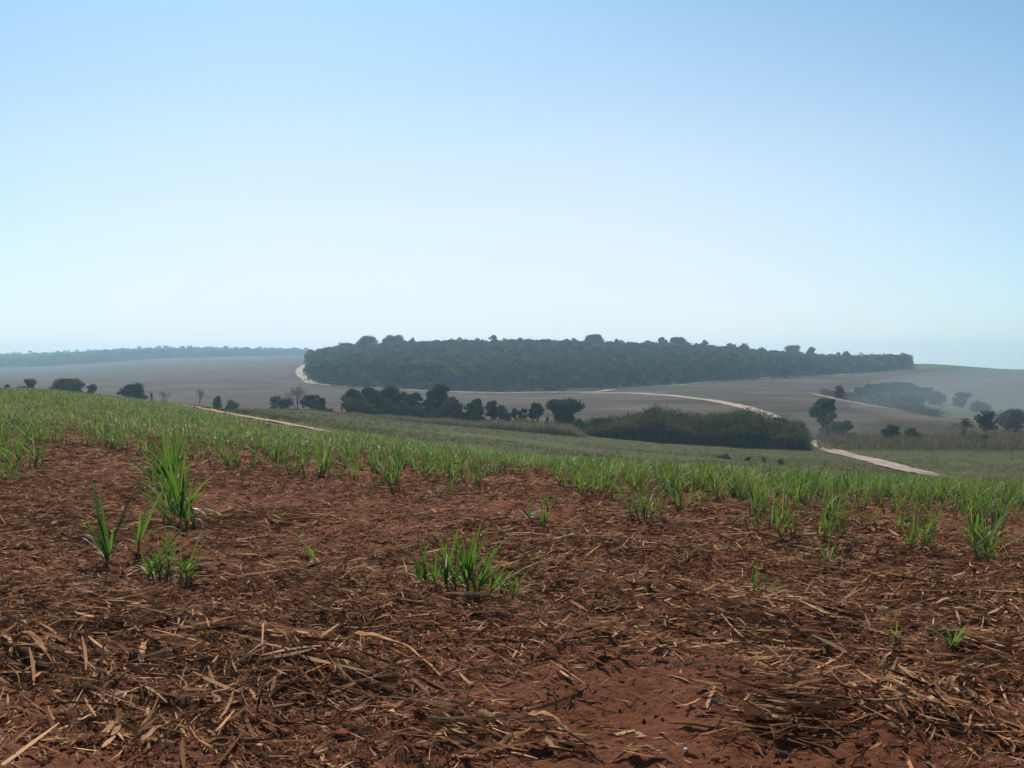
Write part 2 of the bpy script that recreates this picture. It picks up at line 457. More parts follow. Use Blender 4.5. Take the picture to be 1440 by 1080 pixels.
# ------------------------------------------------------------------ roads
def road(name, pts, width, mat, lift=0.10):
    C = np.array([p[:2] for p in pts])
    seg = np.concatenate([[0], np.cumsum(np.linalg.norm(np.diff(C, axis=0), axis=1))])
    n = max(24, int(seg[-1] / 2.5))
    s = np.linspace(0, seg[-1], n)
    x = pchip(seg, C[:, 0], s); yv = pchip(seg, C[:, 1], s)
    d = unit(np.stack([np.gradient(x), np.gradient(yv)], 1)); nrm = np.stack([-d[:, 1], d[:, 0]], 1)
    w = np.broadcast_to(np.interp(s / seg[-1], np.linspace(0, 1, len(np.atleast_1d(width))), np.atleast_1d(width)), (n,))
    off = np.linspace(-0.5, 0.5, 7)
    edge = 1 + 0.6 * (fbm(s * 0.22, s * 0 + 3.1, 4) - 0.5)
    XY = np.stack([x, yv], 1)[:, None] + nrm[:, None] * (off[None, :, None] * (w * edge)[:, None, None])
    Z = HS(XY[..., 0], XY[..., 1]) + micro(XY[..., 0], XY[..., 1]) + lift - 0.1 * lift * np.abs(off)[None] * 2
    V = np.concatenate([XY, Z[..., None]], -1).reshape(-1, 3)
    i2 = np.arange(n * 7).reshape(n, 7)
    q = np.stack([i2[:-1, :-1], i2[:-1, 1:], i2[1:, 1:], i2[1:, :-1]], -1).reshape(-1, 4)
    o = mesh_np(name, V, q, mat, tint=np.tile(np.linspace(0, 1, 7), n), smooth=True)
    return tag(o, kind='structure')


road('forest_road', [at(436, 510, 480), at(424, 517, 430), at(421, 524, 400), at(428, 532, 380), at(445, 540, 380), at(520, 545.5, 380),
                     at(640, 552, 350), at(740, 552.5, 330), at(830, 551.5, 330), at(862, 548, 330)], 5.2, M['pale_road'], 0.25)
road('valley_road', [at(820, 552.5, 320), at(900, 554, 300), at(960, 558, 280), at(1010, 565, 250), at(1045, 572, 230), at(1070, 580, 215), at(1088, 589, 200),
                     P(1105, 190)], [4.5, 5, 5, 5, 4.6, 4.6, 4.2], M['pale_road'], 0.12)
road('lower_road', [at(1143, 619, 140), at(1165, 631, 120), at(1215, 645, 95), at(1265, 658, 85), at(1320, 670, 80), P(1420, 74)], [3.4, 3.4, 3.4, 3.2, 2.8], M['tan_road'], 0.12)
road('field_track', [P(150, 150), P(205, 122), P(250, 104), P(284, 91), P(320, 80.5), P(356, 72), P(388, 66), P(418, 61), P(452, 57), P(500, 53)], [2.2, 2.2, 2.0, 2.2], M['red_road'], 0.10)
road('copse_track', [at(1140, 553.5, 280), at(1152, 556, 280), at(1200, 566, 260), at(1260, 576, 240), at(1310, 584, 230), at(1370, 588, 220)],
     [1.6, 1.9, 1.5, 1.2], M['tan_road'], 0.16)
road('ridge_track', [at(930, 543, 400), at(985, 538.5, 420), at(1010, 536.5, 440), at(1050, 533, 460), at(1090, 530.5, 480), at(1180, 527, 600), at(1300, 517.3, 700)],
     [0.4, 4.5, 0.4, 0.4, 4.5, 0.4, 0.3, 4.5, 0.4, 0.3, 0.3, 0.3, 3], M['tan_road'], 0.2)

# ------------------------------------------------------------------ straw litter (nobody could count it)
def bare(X, Y):
    """0 where the red soil shows, 1 where straw lies thick"""
    n = fbm(X * 0.55 + 3, Y * 0.55 + 8, 4)
    d = np.clip((n - 0.28) / 0.22, 0.32, 1)
    for cx, cy, rx, ry, k in [(0.6, 4.5, 0.95, 0.85, 0.97), (1.1, 3.75, 0.8, 0.5, 0.92), (-0.95, 3.42, 0.75, 0.24, 0.93), (-1.75, 3.5, 0.45, 0.16, 0.85), (0.2, 3.6, 0.6, 0.25, 0.8),
                              (2.3, 4.35, 0.5, 0.35, 0.8), (-0.75, 5.3, 0.35, 0.3, 0.5)]:
        d = d * (1 - k * np.exp(-(((X - cx) / rx) ** 2 + ((Y - cy) / ry) ** 2)))
    return d


def straw_batch(mb, X, Y, yaw, L, W, tint, lift, roll, pitch, bow, hook=None, seg=3):
    n = len(X)
    s = np.linspace(-0.5, 0.5, seg + 1)
    dx, dy = np.cos(yaw), np.sin(yaw)
    hk = (hook if hook is not None else np.zeros(n))[:, None] * (s[None] ** 2 - 0.08)
    cx = X[:, None] + dx[:, None] * s * L[:, None] - dy[:, None] * hk * L[:, None]
    cy = Y[:, None] + dy[:, None] * s * L[:, None] + dx[:, None] * hk * L[:, None]
    cz = H(X, Y)[:, None] + lift[:, None] + np.sin(pitch)[:, None] * s * L[:, None] - bow[:, None] * (4 * s ** 2)[None]
    prof = np.where(np.abs(s) > 0.49, 0.35, 1.0)
    w = 0.5 * W[:, None] * prof[None]
    sx = -dy[:, None] * np.cos(roll)[:, None] * w; sy = dx[:, None] * np.cos(roll)[:, None] * w; sz = np.sin(roll)[:, None] * w
    A = np.stack([cx - sx, cy - sy, cz - sz], -1); B = np.stack([cx + sx, cy + sy, cz + sz], -1)
    V = np.stack([A, B], 2).reshape(n, -1, 3)
    i = np.arange(seg); f = np.stack([2 * i, 2 * i + 1, 2 * i + 3, 2 * i + 2], 1)
    Fq = (np.arange(n) * (2 * (seg + 1)))[:, None, None] + f[None]
    mb.add(V, Fq.reshape(-1, 4), np.repeat(tint, 2 * (seg + 1)))


def straw_tint(n):
    return np.clip(np.where(R.random(n) < 0.5, R.normal(0.46, 0.15, n), R.normal(0.80, 0.14, n)), 0, 1)


sb_ = MB()
for (y0, y1, dens, l0, l1, w0, w1) in [(2.6, 5.0, 1800, 0.02, 0.11, 0.0025, 0.006), (2.6, 8.0, 520, 0.04, 0.24, 0.004, 0.011), (2.6, 9.0, 200, 0.04, 0.12, 0.009, 0.02), (2.6, 10, 70, 0.14, 0.5, 0.010, 0.026),
                                       (5.0, 9.0, 1300, 0.03, 0.15, 0.004, 0.009), (8.0, 15, 950, 0.05, 0.22, 0.006, 0.014),
                                       (15, 28, 300, 0.08, 0.28, 0.010, 0.022), (28, 66, 16, 0.2, 0.4, 0.018, 0.03)]:
    area = 0.62 * (y1 ** 2 - y0 ** 2) + 2.0 * (y1 - y0)
    n = int(area * dens)
    Y = np.sqrt(R.random(n) * (y1 ** 2 - y0 ** 2) + y0 ** 2)
    X = (R.random(n) * 2 - 1) * (0.62 * Y + 1.0)
    keep = R.random(n) < bare(X, Y)
    X, Y = X[keep], Y[keep]; n = len(X)
    L = l0 + (l1 - l0) * R.random(n) ** 2.0; W = 1.02 * (w0 + (w1 - w0) * R.random(n) ** 1.5)
    thick = bare(X, Y)
    yaw = R.normal(0.15, 0.9, n) + 1.2 * (fbm(X * 0.5, Y * 0.5 + 40, 2) - 0.5) * 2
    straw_batch(sb_, X, Y, yaw, L, W, straw_tint(n), 0.004 + R.random(n) ** 2 * 0.035 * thick, R.normal(0, 0.6, n),
                R.normal(0, 0.16, n) + (R.random(n) < 0.10) * (L < 0.14) * R.normal(0, 0.6, n), R.normal(0.0, 0.03, n) * L, R.normal(0, 0.13, n))
# raked swathes, where the long straw lies one way and piles up
for (pa, pb, n, hw, hh) in [((330, 905), (560, 985), 900, 0.10, 0.09), ((0, 915), (130, 960), 500, 0.12, 0.10), ((120, 950), (250, 1035), 520, 0.12, 0.08),
                            ((250, 985), (170, 1075), 300, 0.08, 0.06), ((990, 985), (1300, 1000), 700, 0.14, 0.07), ((1260, 960), (1430, 1060), 600, 0.10, 0.07),
                            ((540, 1010), (800, 1065), 420, 0.09, 0.05), ((960, 860), (1180, 900), 700, 0.2, 0.07), ((1130, 860), (1420, 830), 800, 0.22, 0.08),
                            ((20, 860), (300, 880), 700, 0.2, 0.07), ((300, 800), (480, 830), 600, 0.25, 0.07), ((240, 730), (420, 745), 600, 0.25, 0.10),
                            ((1020, 1010), (1130, 1035), 160, 0.06, 0.05)]:
    A, B = at(*pa), at(*pb)
    n = int(n * 0.4); hw = hw * 1.5; t = R.random(n); off = R.normal(0, hw, n)
    d = unit((B - A)[None, :2])[0]
    X = A[0] + (B[0] - A[0]) * t - d[1] * off + 0.12 * np.sin(t * 7); Y = A[1] + (B[1] - A[1]) * t + d[0] * off
    L = 0.07 + 0.38 * R.random(n) ** 2.4; W = 0.005 + 0.016 * R.random(n) ** 1.7
    yaw = math.atan2(d[1], d[0]) + R.normal(0, 0.42, n)
    straw_batch(sb_, X, Y, yaw, L, W, straw_tint(n) * 0.97, 0.006 + R.random(n) * hh * np.exp(-(off / hw) ** 2 * 0.5), R.normal(0, 0.7, n),
                R.normal(0, 0.14, n), R.normal(0.0, 0.03, n) * L, R.normal(0, 0.13, n))
for (pc, sx_, sy_, n) in [((90, 935), 0.5, 0.3, 90), ((330, 950), 0.5, 0.3, 90), ((1130, 990), 0.5, 0.35, 110), ((640, 960), 0.5, 0.4, 50), ((1300, 930), 0.5, 0.5, 70), ((750, 1060), 0.35, 0.12, 30)]:
    c = at(*pc); X = c[0] + R.normal(0, sx_, n); Y = np.maximum(c[1] + R.normal(0, sy_, n), 2.9); kk = R.random(len(X)) < bare(X, Y); X, Y = X[kk], Y[kk]
    n = len(X); L = R.uniform(0.06, 0.36, n); W = R.uniform(0.009, 0.022, n)
    straw_batch(sb_, X, Y, R.normal(-0.3, 0.8, n), L, W, np.clip(R.normal(0.58, 0.22, n), 0.1, 1), 0.015 + 0.05 * R.random(n), R.normal(0, 0.5, n), R.normal(0, 0.22, n), R.normal(0, 0.03, n) * L, R.normal(0, 0.08, n))
o = sb_.build('straw_litter', M['straw'])
tag(o, 'brown and tan cane straw strewn over the bare red soil', 'straw', kind='stuff')

# clods of red soil
cb = MB()
ico = []
import bmesh
bm = bmesh.new(); bmesh.ops.create_icosphere(bm, subdivisions=2, radius=1.0)
icoV = np.array([v.co[:] for v in bm.verts]); icoF = np.array([[v.index for v in f.verts] for f in bm.faces]); bm.free()
n = 2600
Y = np.sqrt(R.random(n) * (11 ** 2 - 2.7 ** 2) + 2.7 ** 2); X = (R.random(n) * 2 - 1) * (0.6 * Y + 0.6)
for spx, spy, k, sd in [(1145, 875, 120, 0.25), (1390, 960, 160, 0.28), (1370, 930, 120, 0.35), (1110, 835, 60, 0.2), (300, 1060, 260, 0.45), (1260, 790, 60, 0.3), (1180, 1065, 160, 0.5)]:
    c = at(spx, spy)
    X = np.concatenate([X, R.normal(c[0], sd, k)]); Y = np.concatenate([Y, R.normal(c[1], sd * 0.6, k)])
n = len(X)
cz = H(X, Y)
rad = (0.003 + 0.014 * R.random(n) ** 4) * np.clip((Y - 1.6) / 3, 0.4, 1)
rad[2600:] += 0.014 * R.random(n - 2600) ** 3
cv = icoV[None] * (rad[:, None, None] * (0.55 + 0.9 * R.random((n, len(icoV), 1)))) * (1 + 0.3 * R.normal(size=(n, 1, 3)).clip(-1.2, 1.2)) * np.array([1, 1, 0.7])
cv = cv + np.stack([X, Y, cz + rad * 0.3], -1)[:, None]
cf = icoF[None] + (np.arange(n) * len(icoV))[:, None, None]
cb.add(cv, cf.reshape(-1, 3), np.repeat(R.random(n), len(icoV)))
tag(cb.build('soil_clods', M['clod']), 'crumbs and lumps of red soil among the straw', 'soil clods', kind='stuff')


# ------------------------------------------------------------------ single dry leaves and stalks that stand out in the foreground
def dry_piece(name, label, cat, pts, width, mat='straw', tint=0.75, lift=0.02, arch=0.03, curl=0.4, group=None, stalk=False):
    """pts: picture points the piece runs through on the ground"""
    C = np.array([at(*p) for p in pts])
    k = np.linspace(0, 1, len(C)); s = np.linspace(0, 1, 17)
    x = pchip(k, C[:, 0], s) if len(C) > 2 else np.interp(s, k, C[:, 0])
    yv = pchip(k, C[:, 1], s) if len(C) > 2 else np.interp(s, k, C[:, 1])
    z = HS(x, yv) + np.interp(s, k, micro(C[:, 0], C[:, 1])) + lift + arch * np.sin(s * PI) + 0.004 * np.sin(s * 23)
    o0 = np.array([x[8], yv[8], z[8]])
    P3 = np.stack([x, yv, z], 1) - o0
    mb = MB()
    if stalk:
        rr = width * (0.5 + 0.08 * (np.arange(17) % 5 == 0))
        P3[:, 2] += width * 0.3
        tube(mb, P3, rr, tint, 8)
        # cut ends
        nV = mb.n
        for e in (0, 16):
            ring = np.arange(e * 8, e * 8 + 8)
            mb.F.append(np.array([[ring[0], ring[1], ring[2], ring[3]], [ring[0], ring[3], ring[4], ring[7]], [ring[4], ring[5], ring[6], ring[7]]]))
    else:
        d = unit(np.gradient(P3[:, :2], axis=0)); nn = np.stack([-d[:, 1], d[:, 0]], 1)
        prof = np.interp(s, [0, 0.08, 0.5, 0.92, 1], [0.25, 0.9, 1, 0.7, 0.15]) * (1 + 0.15 * np.sin(s * 31))
        across = np.array([-1, -0.45, 0.45, 1.0])
        tw = 0.5 * np.sin(s * 5 + 1)
        V = []
        for j, aj in enumerate(across):
            hz = curl * width * (aj ** 2) + aj * np.sin(tw) * width * 0.5
            V.append(np.concatenate([P3[:, :2] + nn * (aj * 0.5 * width * prof)[:, None], (P3[:, 2] + hz * prof)[:, None]], 1))
        V = np.stack(V, 1)
        i2 = np.arange(17 * 4).reshape(17, 4)
        q = np.stack([i2[:-1, :-1], i2[:-1, 1:], i2[1:, 1:], i2[1:, :-1]], -1).reshape(-1, 4)
        mb.add(V, q, np.clip(tint + R.normal(0, 0.08, 68), 0, 1))
    o = mb.build(name, M[mat], smooth=True, loc=o0)
    if not stalk:
        sm_ = o.modifiers.new('thickness', 'SOLIDIFY'); sm_.thickness = 0.0012
    return tag(o, label, cat, group)


G_DRY = 'loose dry cane leaves on the soil'
DL = [
    ('long curled tan leaf lying diagonally in front of the middle cane clump', [(495, 877), (525, 898), (575, 922), (625, 952)], 0.032, 0.85, 0.045),
    ('thin pale leaf strip slanting across the lower left straw heap', [(125, 997), (180, 985), (250, 962)], 0.022, 0.9, 0.05),
    ('broad brown leaf at the left edge over the dark stalk', [(8, 912), (35, 922), (72, 943)], 0.05, 0.72, 0.06),
    ('flat tan leaf scrap standing up in the lower left straw', [(193, 942), (199, 924)], 0.035, 0.95, 0.02),
    ('narrow leaf strip pointing up from the bottom left straw', [(190, 1062), (225, 1035), (262, 1012)], 0.018, 0.85, 0.04),
    ('dark bowed leaf curled like a bowl on the lower right straw', [(1042, 1006), (1068, 1024), (1098, 1028), (1122, 1016)], 0.05, 0.35, 0.01),
    ('long brown leaf crossing the lower right straw heap', [(1095, 984), (1160, 992), (1240, 1001)], 0.03, 0.6, 0.04),
    ('wide tan leaf sloping down near the lower right corner', [(1292, 1008), (1325, 1026), (1360, 1040)], 0.045, 0.7, 0.03),
    ('forked tan leaf tip on the bare soil at bottom middle', [(742, 1019), (775, 1034), (805, 1047)], 0.03, 0.8, 0.03),
    ('brown leaf sheath at the bottom edge left of the bare soil patch', [(698, 1071), (735, 1057), (775, 1046)], 0.04, 0.7, 0.02),
    ('thin red brown twig lying across the bare soil patch', [(795, 1002), (830, 1012), (868, 1026)], 0.009, 0.3, 0.01),
    ('long leaf strip trailing behind the short stalk stub', [(655, 905), (690, 925), (742, 955)], 0.018, 0.6, 0.04),
    ('dark folded leaf along the raked swathe left of centre', [(430, 945), (490, 960), (560, 985)], 0.05, 0.22, 0.05),
    ('dark leaf ribbon lying above the lower left straw heap', [(240, 905), (300, 908), (360, 914)], 0.04, 0.25, 0.04),
    ('pale twig leaning up from the soil beside the right hand sprouts', [(1240, 938), (1255, 928), (1271, 920)], 0.014, 0.9, 0.05),
    ('tan leaf slanting up at the foot of the soil lumps on the right', [(1338, 998), (1348, 988), (1360, 972)], 0.035, 0.75, 0.05),
]
for lab, pts, w, ti, ar in DL:
    dry_piece('dry_leaf', lab, 'dry leaf', pts, w, 'straw', ti, 0.025, ar, 0.35, G_DRY)
ST = [
    ('thick dark cane stalk at the left edge of the straw', [(-12, 915), (25, 930), (60, 950)], 0.045, 0.15),
    ('short cut stub of cane stalk left of the bare soil patch', [(676, 1012), (694, 1030)], 0.035, 0.7),
    ('long brown cane stalk lying behind the bright tuft on the right', [(1310, 898), (1345, 905), (1395, 915)], 0.028, 0.55),
    ('broken cane stalk under the lower left leaf strips', [(68, 985), (95, 1000), (125, 1020)], 0.022, 0.45),
]
for lab, pts, w, ti in ST:
    dry_piece('cane_stalk', lab, 'cane stalk', pts, w, 'stalk', ti, 0.01, 0.01, 0, 'cut cane stalks on the soil', True)
c = at(967, 1050)
mb = MB(); mb.add(icoV * np.array([0.009, 0.007, 0.006]) * (1 + 0.12 * R.normal(size=(len(icoV), 1))), icoF, 0.6)
tag(mb.build('pebble', M['stone'], smooth=True, loc=c + [0, 0, 0.008]), 'small white pebble on the red soil at the bottom', 'pebble')


# ------------------------------------------------------------------ cane plants
def leaf_ribbon(mb, B, D, L, W, droop, tint, seg=9, side=None):
    """a folded cane leaf from B, leaving along D and bending under its weight"""
    D = unit(np.asarray(D, float)); p = np.asarray(B, float).copy(); d = D.copy()
    if side is None:
        side = np.cross(D, [0, 0, 1.0]); side = unit(side) if np.linalg.norm(side) > 0.1 else np.array([1.0, 0, 0])
    pts = [p.copy()]; ds = [d.copy()]
    for k in range(seg):
        d = unit(d + np.array([0, 0, -1.0]) * droop * (k / seg) ** 1.2)
        p = p + d * L / seg; pts.append(p.copy()); ds.append(d.copy())
    pts = np.array(pts); ds = np.array(ds)
    up = unit(np.cross(side, ds)); s = np.linspace(0, 1, seg + 1)
    w = 0.5 * W * np.minimum(1, 0.5 + 2.0 * s) * np.maximum(1 - s, 0.02) ** 0.5
    Lf = pts - side * w[:, None] + up * (w * 0.35)[:, None]; Rt = pts + side * w[:, None] + up * (w * 0.35)[:, None]
    V = np.stack([Lf, pts, Rt], 1)
    i2 = np.arange((seg + 1) * 3).reshape(-1, 3)
    q = np.stack([i2[:-1, :-1], i2[:-1, 1:], i2[1:, 1:], i2[1:, :-1]], -1).reshape(-1, 4)
    tv = np.clip(tint + np.repeat(np.where(s > 0.75, (s - 0.75) * R.uniform(0, 1.6), 0), 3), 0, 1)
    mb.add(V, q, tv)


def hero(label, base, shoots, pale=(), name='cane_plant', group='separate cane clumps in the foreground soil', more=()):
    """base: picture point of the foot; shoots: [(foot, [(start, tip, width px, droop, tint), ...]), ...] in picture points"""
    b = at(*base); Yb = b[1]
    root = empty(name, b, label, 'sugarcane plant', group)
    k = Yb / F
    shoots = list(shoots)
    for fx, fy, hgt in more:
        lv = []
        for _ in range(5):
            dx = R.normal(0, 0.42) * hgt
            lv.append(((fx + R.normal(0, 2), fy - hgt * R.uniform(0.05, 0.35)), (fx + dx, fy - hgt * R.uniform(0.5, 1.05)), R.uniform(3.0, 5.2), R.uniform(0.0, 0.6), float(np.clip(R.normal(0.6, 0.25), 0.05, 1))))
        shoots.append(((fx, fy), lv))

    def w3(p, dy):
        Yv = Yb + dy
        return np.array([float(tan_az(p[0])) * Yv, Yv, float(slope(p[1])) * Yv])
    for foot, leaves in shoots:
        dy0 = (np.clip(at(*foot)[1] - Yb, -0.35, 0.6))
        f3 = w3(foot, dy0); f3[2] = float(H(f3[0], f3[1])) - 0.01
        tops = [w3(l[0], dy0) for l in leaves]
        top = np.mean(tops, 0) if tops else f3 + [0, 0, 0.1]
        top[2] = max(top[2], f3[2] + 0.05)
        st = MB()
        sl = np.linspace(0, 1, 5)[:, None]
        tube(st, (f3 + (top - f3) * sl) - b, np.linspace(0.011, 0.006, 5), 0.3 + 0.5 * R.random(), 7)
        so = st.build('stem', M['cane_stem'], root, True)
        for (p0, p1, wpx, dr, ti) in leaves:
            a0 = w3(p0, dy0); a0 = 0.8 * a0 + 0.2 * top if np.linalg.norm(a0 - top) < 0.12 else a0
            tip = w3(p1, dy0 + R.normal(0, 0.09))
            v = tip - a0; L = np.linalg.norm(v)
            dr = dr + abs(R.normal(0, 0.22)); ti = ti * 0.8
            lift = np.array([R.normal(0, 0.06), 0, dr * 0.42])
            mb = MB(); leaf_ribbon(mb, a0 - b, unit(v) + lift, L * (1 + 0.12 * dr), max(wpx * k * 0.85, 0.007), dr * 0.42, ti,
                                   side=unit(np.array([1.0, R.normal(0, 0.6), 0])) if abs(v[2]) > 0.6 * L else None)
            mb.build('leaf', M['cane'], so, True)
        for _ in range(len(leaves) + 2 if len(leaves) > 5 else 2):
            a0, tip = tops[R.integers(len(tops))], w3(leaves[R.integers(len(leaves))][1], dy0)
            hi = R.random() < 0.55
            v = (tip - f3) * np.array([R.normal(0.9 if hi else 0.4, 0.5), 1, R.uniform(0.7, 1.02) if hi else R.uniform(0.3, 0.7)]) + [R.normal(0, 0.05), R.normal(0, 0.14), 0]
            L = np.linalg.norm(v); dr = R.uniform(0.1, 0.9)
            mb = MB(); q_ = R.uniform(0.15, 1.0); leaf_ribbon(mb, q_ * top + (1 - q_) * f3 - b, unit(v) + [0, 0, 0.3 * dr], L * (0.75 if hi else 0.9), R.uniform(3.0, 5.5) * k, dr * 0.5, float(np.clip(R.normal(0.42, 0.22), 0, 1)))
            mb.build('leaf', M['cane'], so, True)
        for _ in range(3):
            an = R.random() * 2 * PI
            mb = MB(); leaf_ribbon(mb, f3 + [0, 0, R.uniform(0.01, 0.07)] - b, [math.cos(an), math.sin(an), R.uniform(0.2, 1.0)], R.uniform(0.07, 0.2), R.uniform(0.008, 0.016), R.uniform(0.5, 1.0), R.uniform(0.5, 1))
            mb.build('dry_leaf', M['straw'], so, True)
    for (p0, p1, wpx, dr) in pale:
        a0 = w3(p0, 0.03); v = w3(p1, R.normal(0, 0.05)) - a0
        mb = MB(); leaf_ribbon(mb, a0 - b, unit(v) + [0, 0, 0.4 * dr], np.linalg.norm(v) * 1.1, wpx * k, dr * 0.5, 0.6)
        mb.build('dry_leaf', M['pale_leaf'], root, True)
    return root


hero('broad leaved backlit dark green cane shoot at far left with a bleached leaf at its foot', (147, 797), [
    ((147, 797), [((146, 788), (127, 678), 11, 0.0, 0.1), ((150, 770), (134, 690), 7, 0.1, 0.75), ((152, 778), (190, 686), 9, 0.05, 0.08),  # low tints paint the backlit shade into the two broad blades
                  ((148, 780), (118, 728), 7, 0.2, 0.8), ((146, 785), (112, 745), 5, 0.4, 0.75), ((152, 785), (160, 740), 5, 0.1, 0.7)])],
    [((148, 790), (117, 757), 7, 0.3)])
hero('tallest cane clump on the left with many upright leaves', (250, 742), [
    ((250, 742), [((250, 722), (204, 655), 8, 0.15, 0.55), ((253, 715), (257, 637), 8, 0.0, 0.85), ((253, 725), (302, 667), 10, 0.2, 0.8), ((251, 715), (236, 652), 7, 0.05, 0.7),
                  ((254, 712), (268, 655), 6, 0.0, 0.45), ((262, 724), (312, 732), 7, 0.9, 0.6), ((256, 728), (296, 752), 6, 1.0, 0.6),
                  ((247, 728), (215, 700), 7, 0.5, 0.7), ((250, 730), (262, 690), 5, 0.1, 0.6), ((252, 722), (282, 690), 8, 0.3, 0.6)]),
    ((243, 726), [((243, 705), (226, 640), 7, 0.0, 0.45), ((244, 700), (248, 622), 8, 0.0, 0.6), ((242, 700), (214, 640), 7, 0.3, 0.65), ((245, 700), (236, 615), 7, 0.0, 0.8),
                  ((245, 705), (270, 645), 6, 0.2, 0.5)])],
    [((248, 728), (243, 705), 4, 0.2), ((262, 715), (290, 728), 5, 1.0)], more=[(262, 748, 80), (238, 748, 95), (252, 736, 110), (272, 744, 55), (228, 742, 70)])
hero('light green cane clump behind the tallest clump on the left', (232, 690), [
    ((232, 690), [((232, 672), (200, 620), 8, 0.5, 0.75), ((233, 668), (210, 612), 8, 0.1, 0.85), ((234, 668), (232, 608), 8, 0.0, 0.8), ((235, 668), (248, 615), 7, 0.0, 0.6),
                  ((236, 670), (262, 632), 7, 0.3, 0.55), ((232, 672), (195, 640), 8, 0.5, 0.7), ((233, 675), (188, 655), 6, 0.7, 0.6)]),
    ((245, 688), [((245, 672), (243, 622), 7, 0.0, 0.75), ((245, 672), (265, 640), 6, 0.2, 0.7), ((244, 674), (222, 640), 6, 0.2, 0.7)])],
    [((205, 630), (197, 618), 5, 0.6), ((252, 645), (255, 636), 5, 0.1)], more=[(220, 690, 70), (238, 688, 78), (212, 688, 50)])
hero('slender cane shoot between the dark shoot and the tallest clump', (192, 778), [
    ((192, 778), [((192, 762), (229, 694), 8, 0.05, 0.8), ((193, 758), (214, 680), 5, 0.0, 0.4), ((194, 760), (250, 738), 7, 0.5, 0.7), ((192, 765), (178, 735), 5, 0.3, 0.6)])],
    [((188, 792), (182, 778), 4, 0.2), ((178, 812), (195, 785), 3, 1.0)])
hero('low cane shoot with yellowed blades in front of the tallest clump', (205, 812), [
    ((205, 812), [((208, 800), (257, 742), 8, 0.1, 0.9), ((208, 805), (246, 762), 8, 0.2, 0.7), ((206, 805), (232, 780), 6, 0.3, 0.55), ((204, 805), (172, 800), 6, 0.6, 0.95),
                  ((210, 806), (250, 790), 5, 0.6, 0.6), ((205, 806), (198, 778), 5, 0.2, 0.6)])],
    [((222, 792), (246, 785), 4, 1.0)], more=[(222, 814, 62), (236, 806, 66), (214, 818, 45), (232, 818, 40)])
hero('small cane shoot with drooping blades right of the tallest clump foot', (259, 820), [
    ((259, 820), [((260, 800), (280, 750), 6, 0.05, 0.75), ((260, 805), (298, 772), 6, 0.3, 0.65), ((259, 800), (250, 783), 5, 0.2, 0.85), ((260, 806), (290, 790), 6, 0.6, 0.6)])],
    [((281, 752), (283, 762), 4, 0.8)], more=[(266, 820, 48), (252, 816, 45)])
hero('yellow green two bladed cane sprout left of centre', (441, 794), [
    ((441, 794), [((440, 785), (415, 748), 5, 0.0, 0.95), ((441, 786), (428, 765), 4, 0.1, 0.9), ((441, 786), (440, 768), 4, 0.1, 0.85), ((440, 788), (418, 772), 3, 0.2, 0.8)])],
    name='cane_sprout')
hero('bushy many stemmed cane clump in the middle foreground', (655, 845), [
    ((598, 826), [((598, 815), (565, 772), 8, 0.05, 0.8), ((598, 812), (596, 790), 6, 0.1, 0.75), ((596, 815), (576, 797), 7, 0.2, 0.4), ((598, 812), (593, 750), 4, 0, 0.35),
                  ((600, 815), (612, 790), 6, 0.1, 0.6), ((594, 818), (562, 808), 5, 0.6, 0.5)]),
    ((626, 836), [((626, 815), (622, 760), 6, 0, 0.6), ((627, 815), (641, 742), 7, 0.05, 0.55), ((626, 812), (630, 745), 6, 0, 0.45), ((627, 820), (650, 800), 6, 0.4, 0.6),
                  ((625, 818), (605, 785), 5, 0.2, 0.65), ((627, 814), (612, 748), 4, 0.2, 0.5)]),
    ((657, 846), [((657, 815), (644, 752), 9, 0.05, 0.55), ((658, 815), (652, 756), 7, 0, 0.75), ((658, 812), (674, 732), 7, 0, 0.85), ((659, 815), (685, 745), 6, 0.2, 0.6),
                  ((658, 810), (662, 748), 7, 0, 0.6), ((656, 820), (628, 800), 5, 0.6, 0.65), ((659, 815), (668, 765), 7, 0.1, 0.8), ((657, 818), (640, 770), 6, 0.1, 0.3)]),
    ((672, 846), [((674, 825), (709, 752), 6, 0, 0.55), ((674, 826), (692, 772), 6, 0.1, 0.8), ((673, 824), (680, 782), 6, 0, 0.6), ((676, 826), (710, 790), 5, 0.3, 0.5)]),
    ((703, 840), [((704, 825), (738, 803), 8, 0.6, 0.75), ((704, 825), (742, 838), 7, 1.2, 0.6), ((703, 825), (690, 800), 6, 0.2, 0.8), ((704, 826), (722, 802), 6, 0.3, 0.85),
                  ((705, 830), (742, 848), 5, 0.8, 0.8)])],
    [((645, 790), (655, 805), 4, 0.5), ((626, 800), (628, 780), 3, 0.1)], more=[(640, 842, 88), (690, 844, 70), (612, 834, 60), (668, 848, 92), (650, 838, 98), (720, 842, 42), (586, 826, 42)])
hero('tiny thin cane sprout right of centre in the straw', (1064, 838), [
    ((1062, 834), [((1062, 825), (1067, 787), 5, 0, 0.85), ((1063, 826), (1060, 800), 4, 0, 0.8), ((1064, 828), (1082, 812), 4, 0.4, 0.5), ((1063, 828), (1048, 815), 4, 0.3, 0.5)]),
    ((1078, 842), [((1079, 836), (1083, 795), 3, 0, 0.1), ((1080, 838), (1096, 815), 4, 0.1, 0.7), ((1082, 838), (1128, 822), 4, 0.4, 0.3), ((1080, 838), (1112, 838), 4, 0.7, 0.5)])],
    name='cane_sprout')
hero('lone upright cane sprout in the straw on the right', (1264, 902), [
    ((1264, 902), [((1264, 892), (1266, 872), 4, 0, 0.95), ((1264, 894), (1258, 880), 4, 0.1, 0.8), ((1263, 896), (1245, 912), 5, 0.7, 0.4), ((1265, 895), (1278, 884), 3, 0.3, 0.6)])],
    name='cane_sprout')
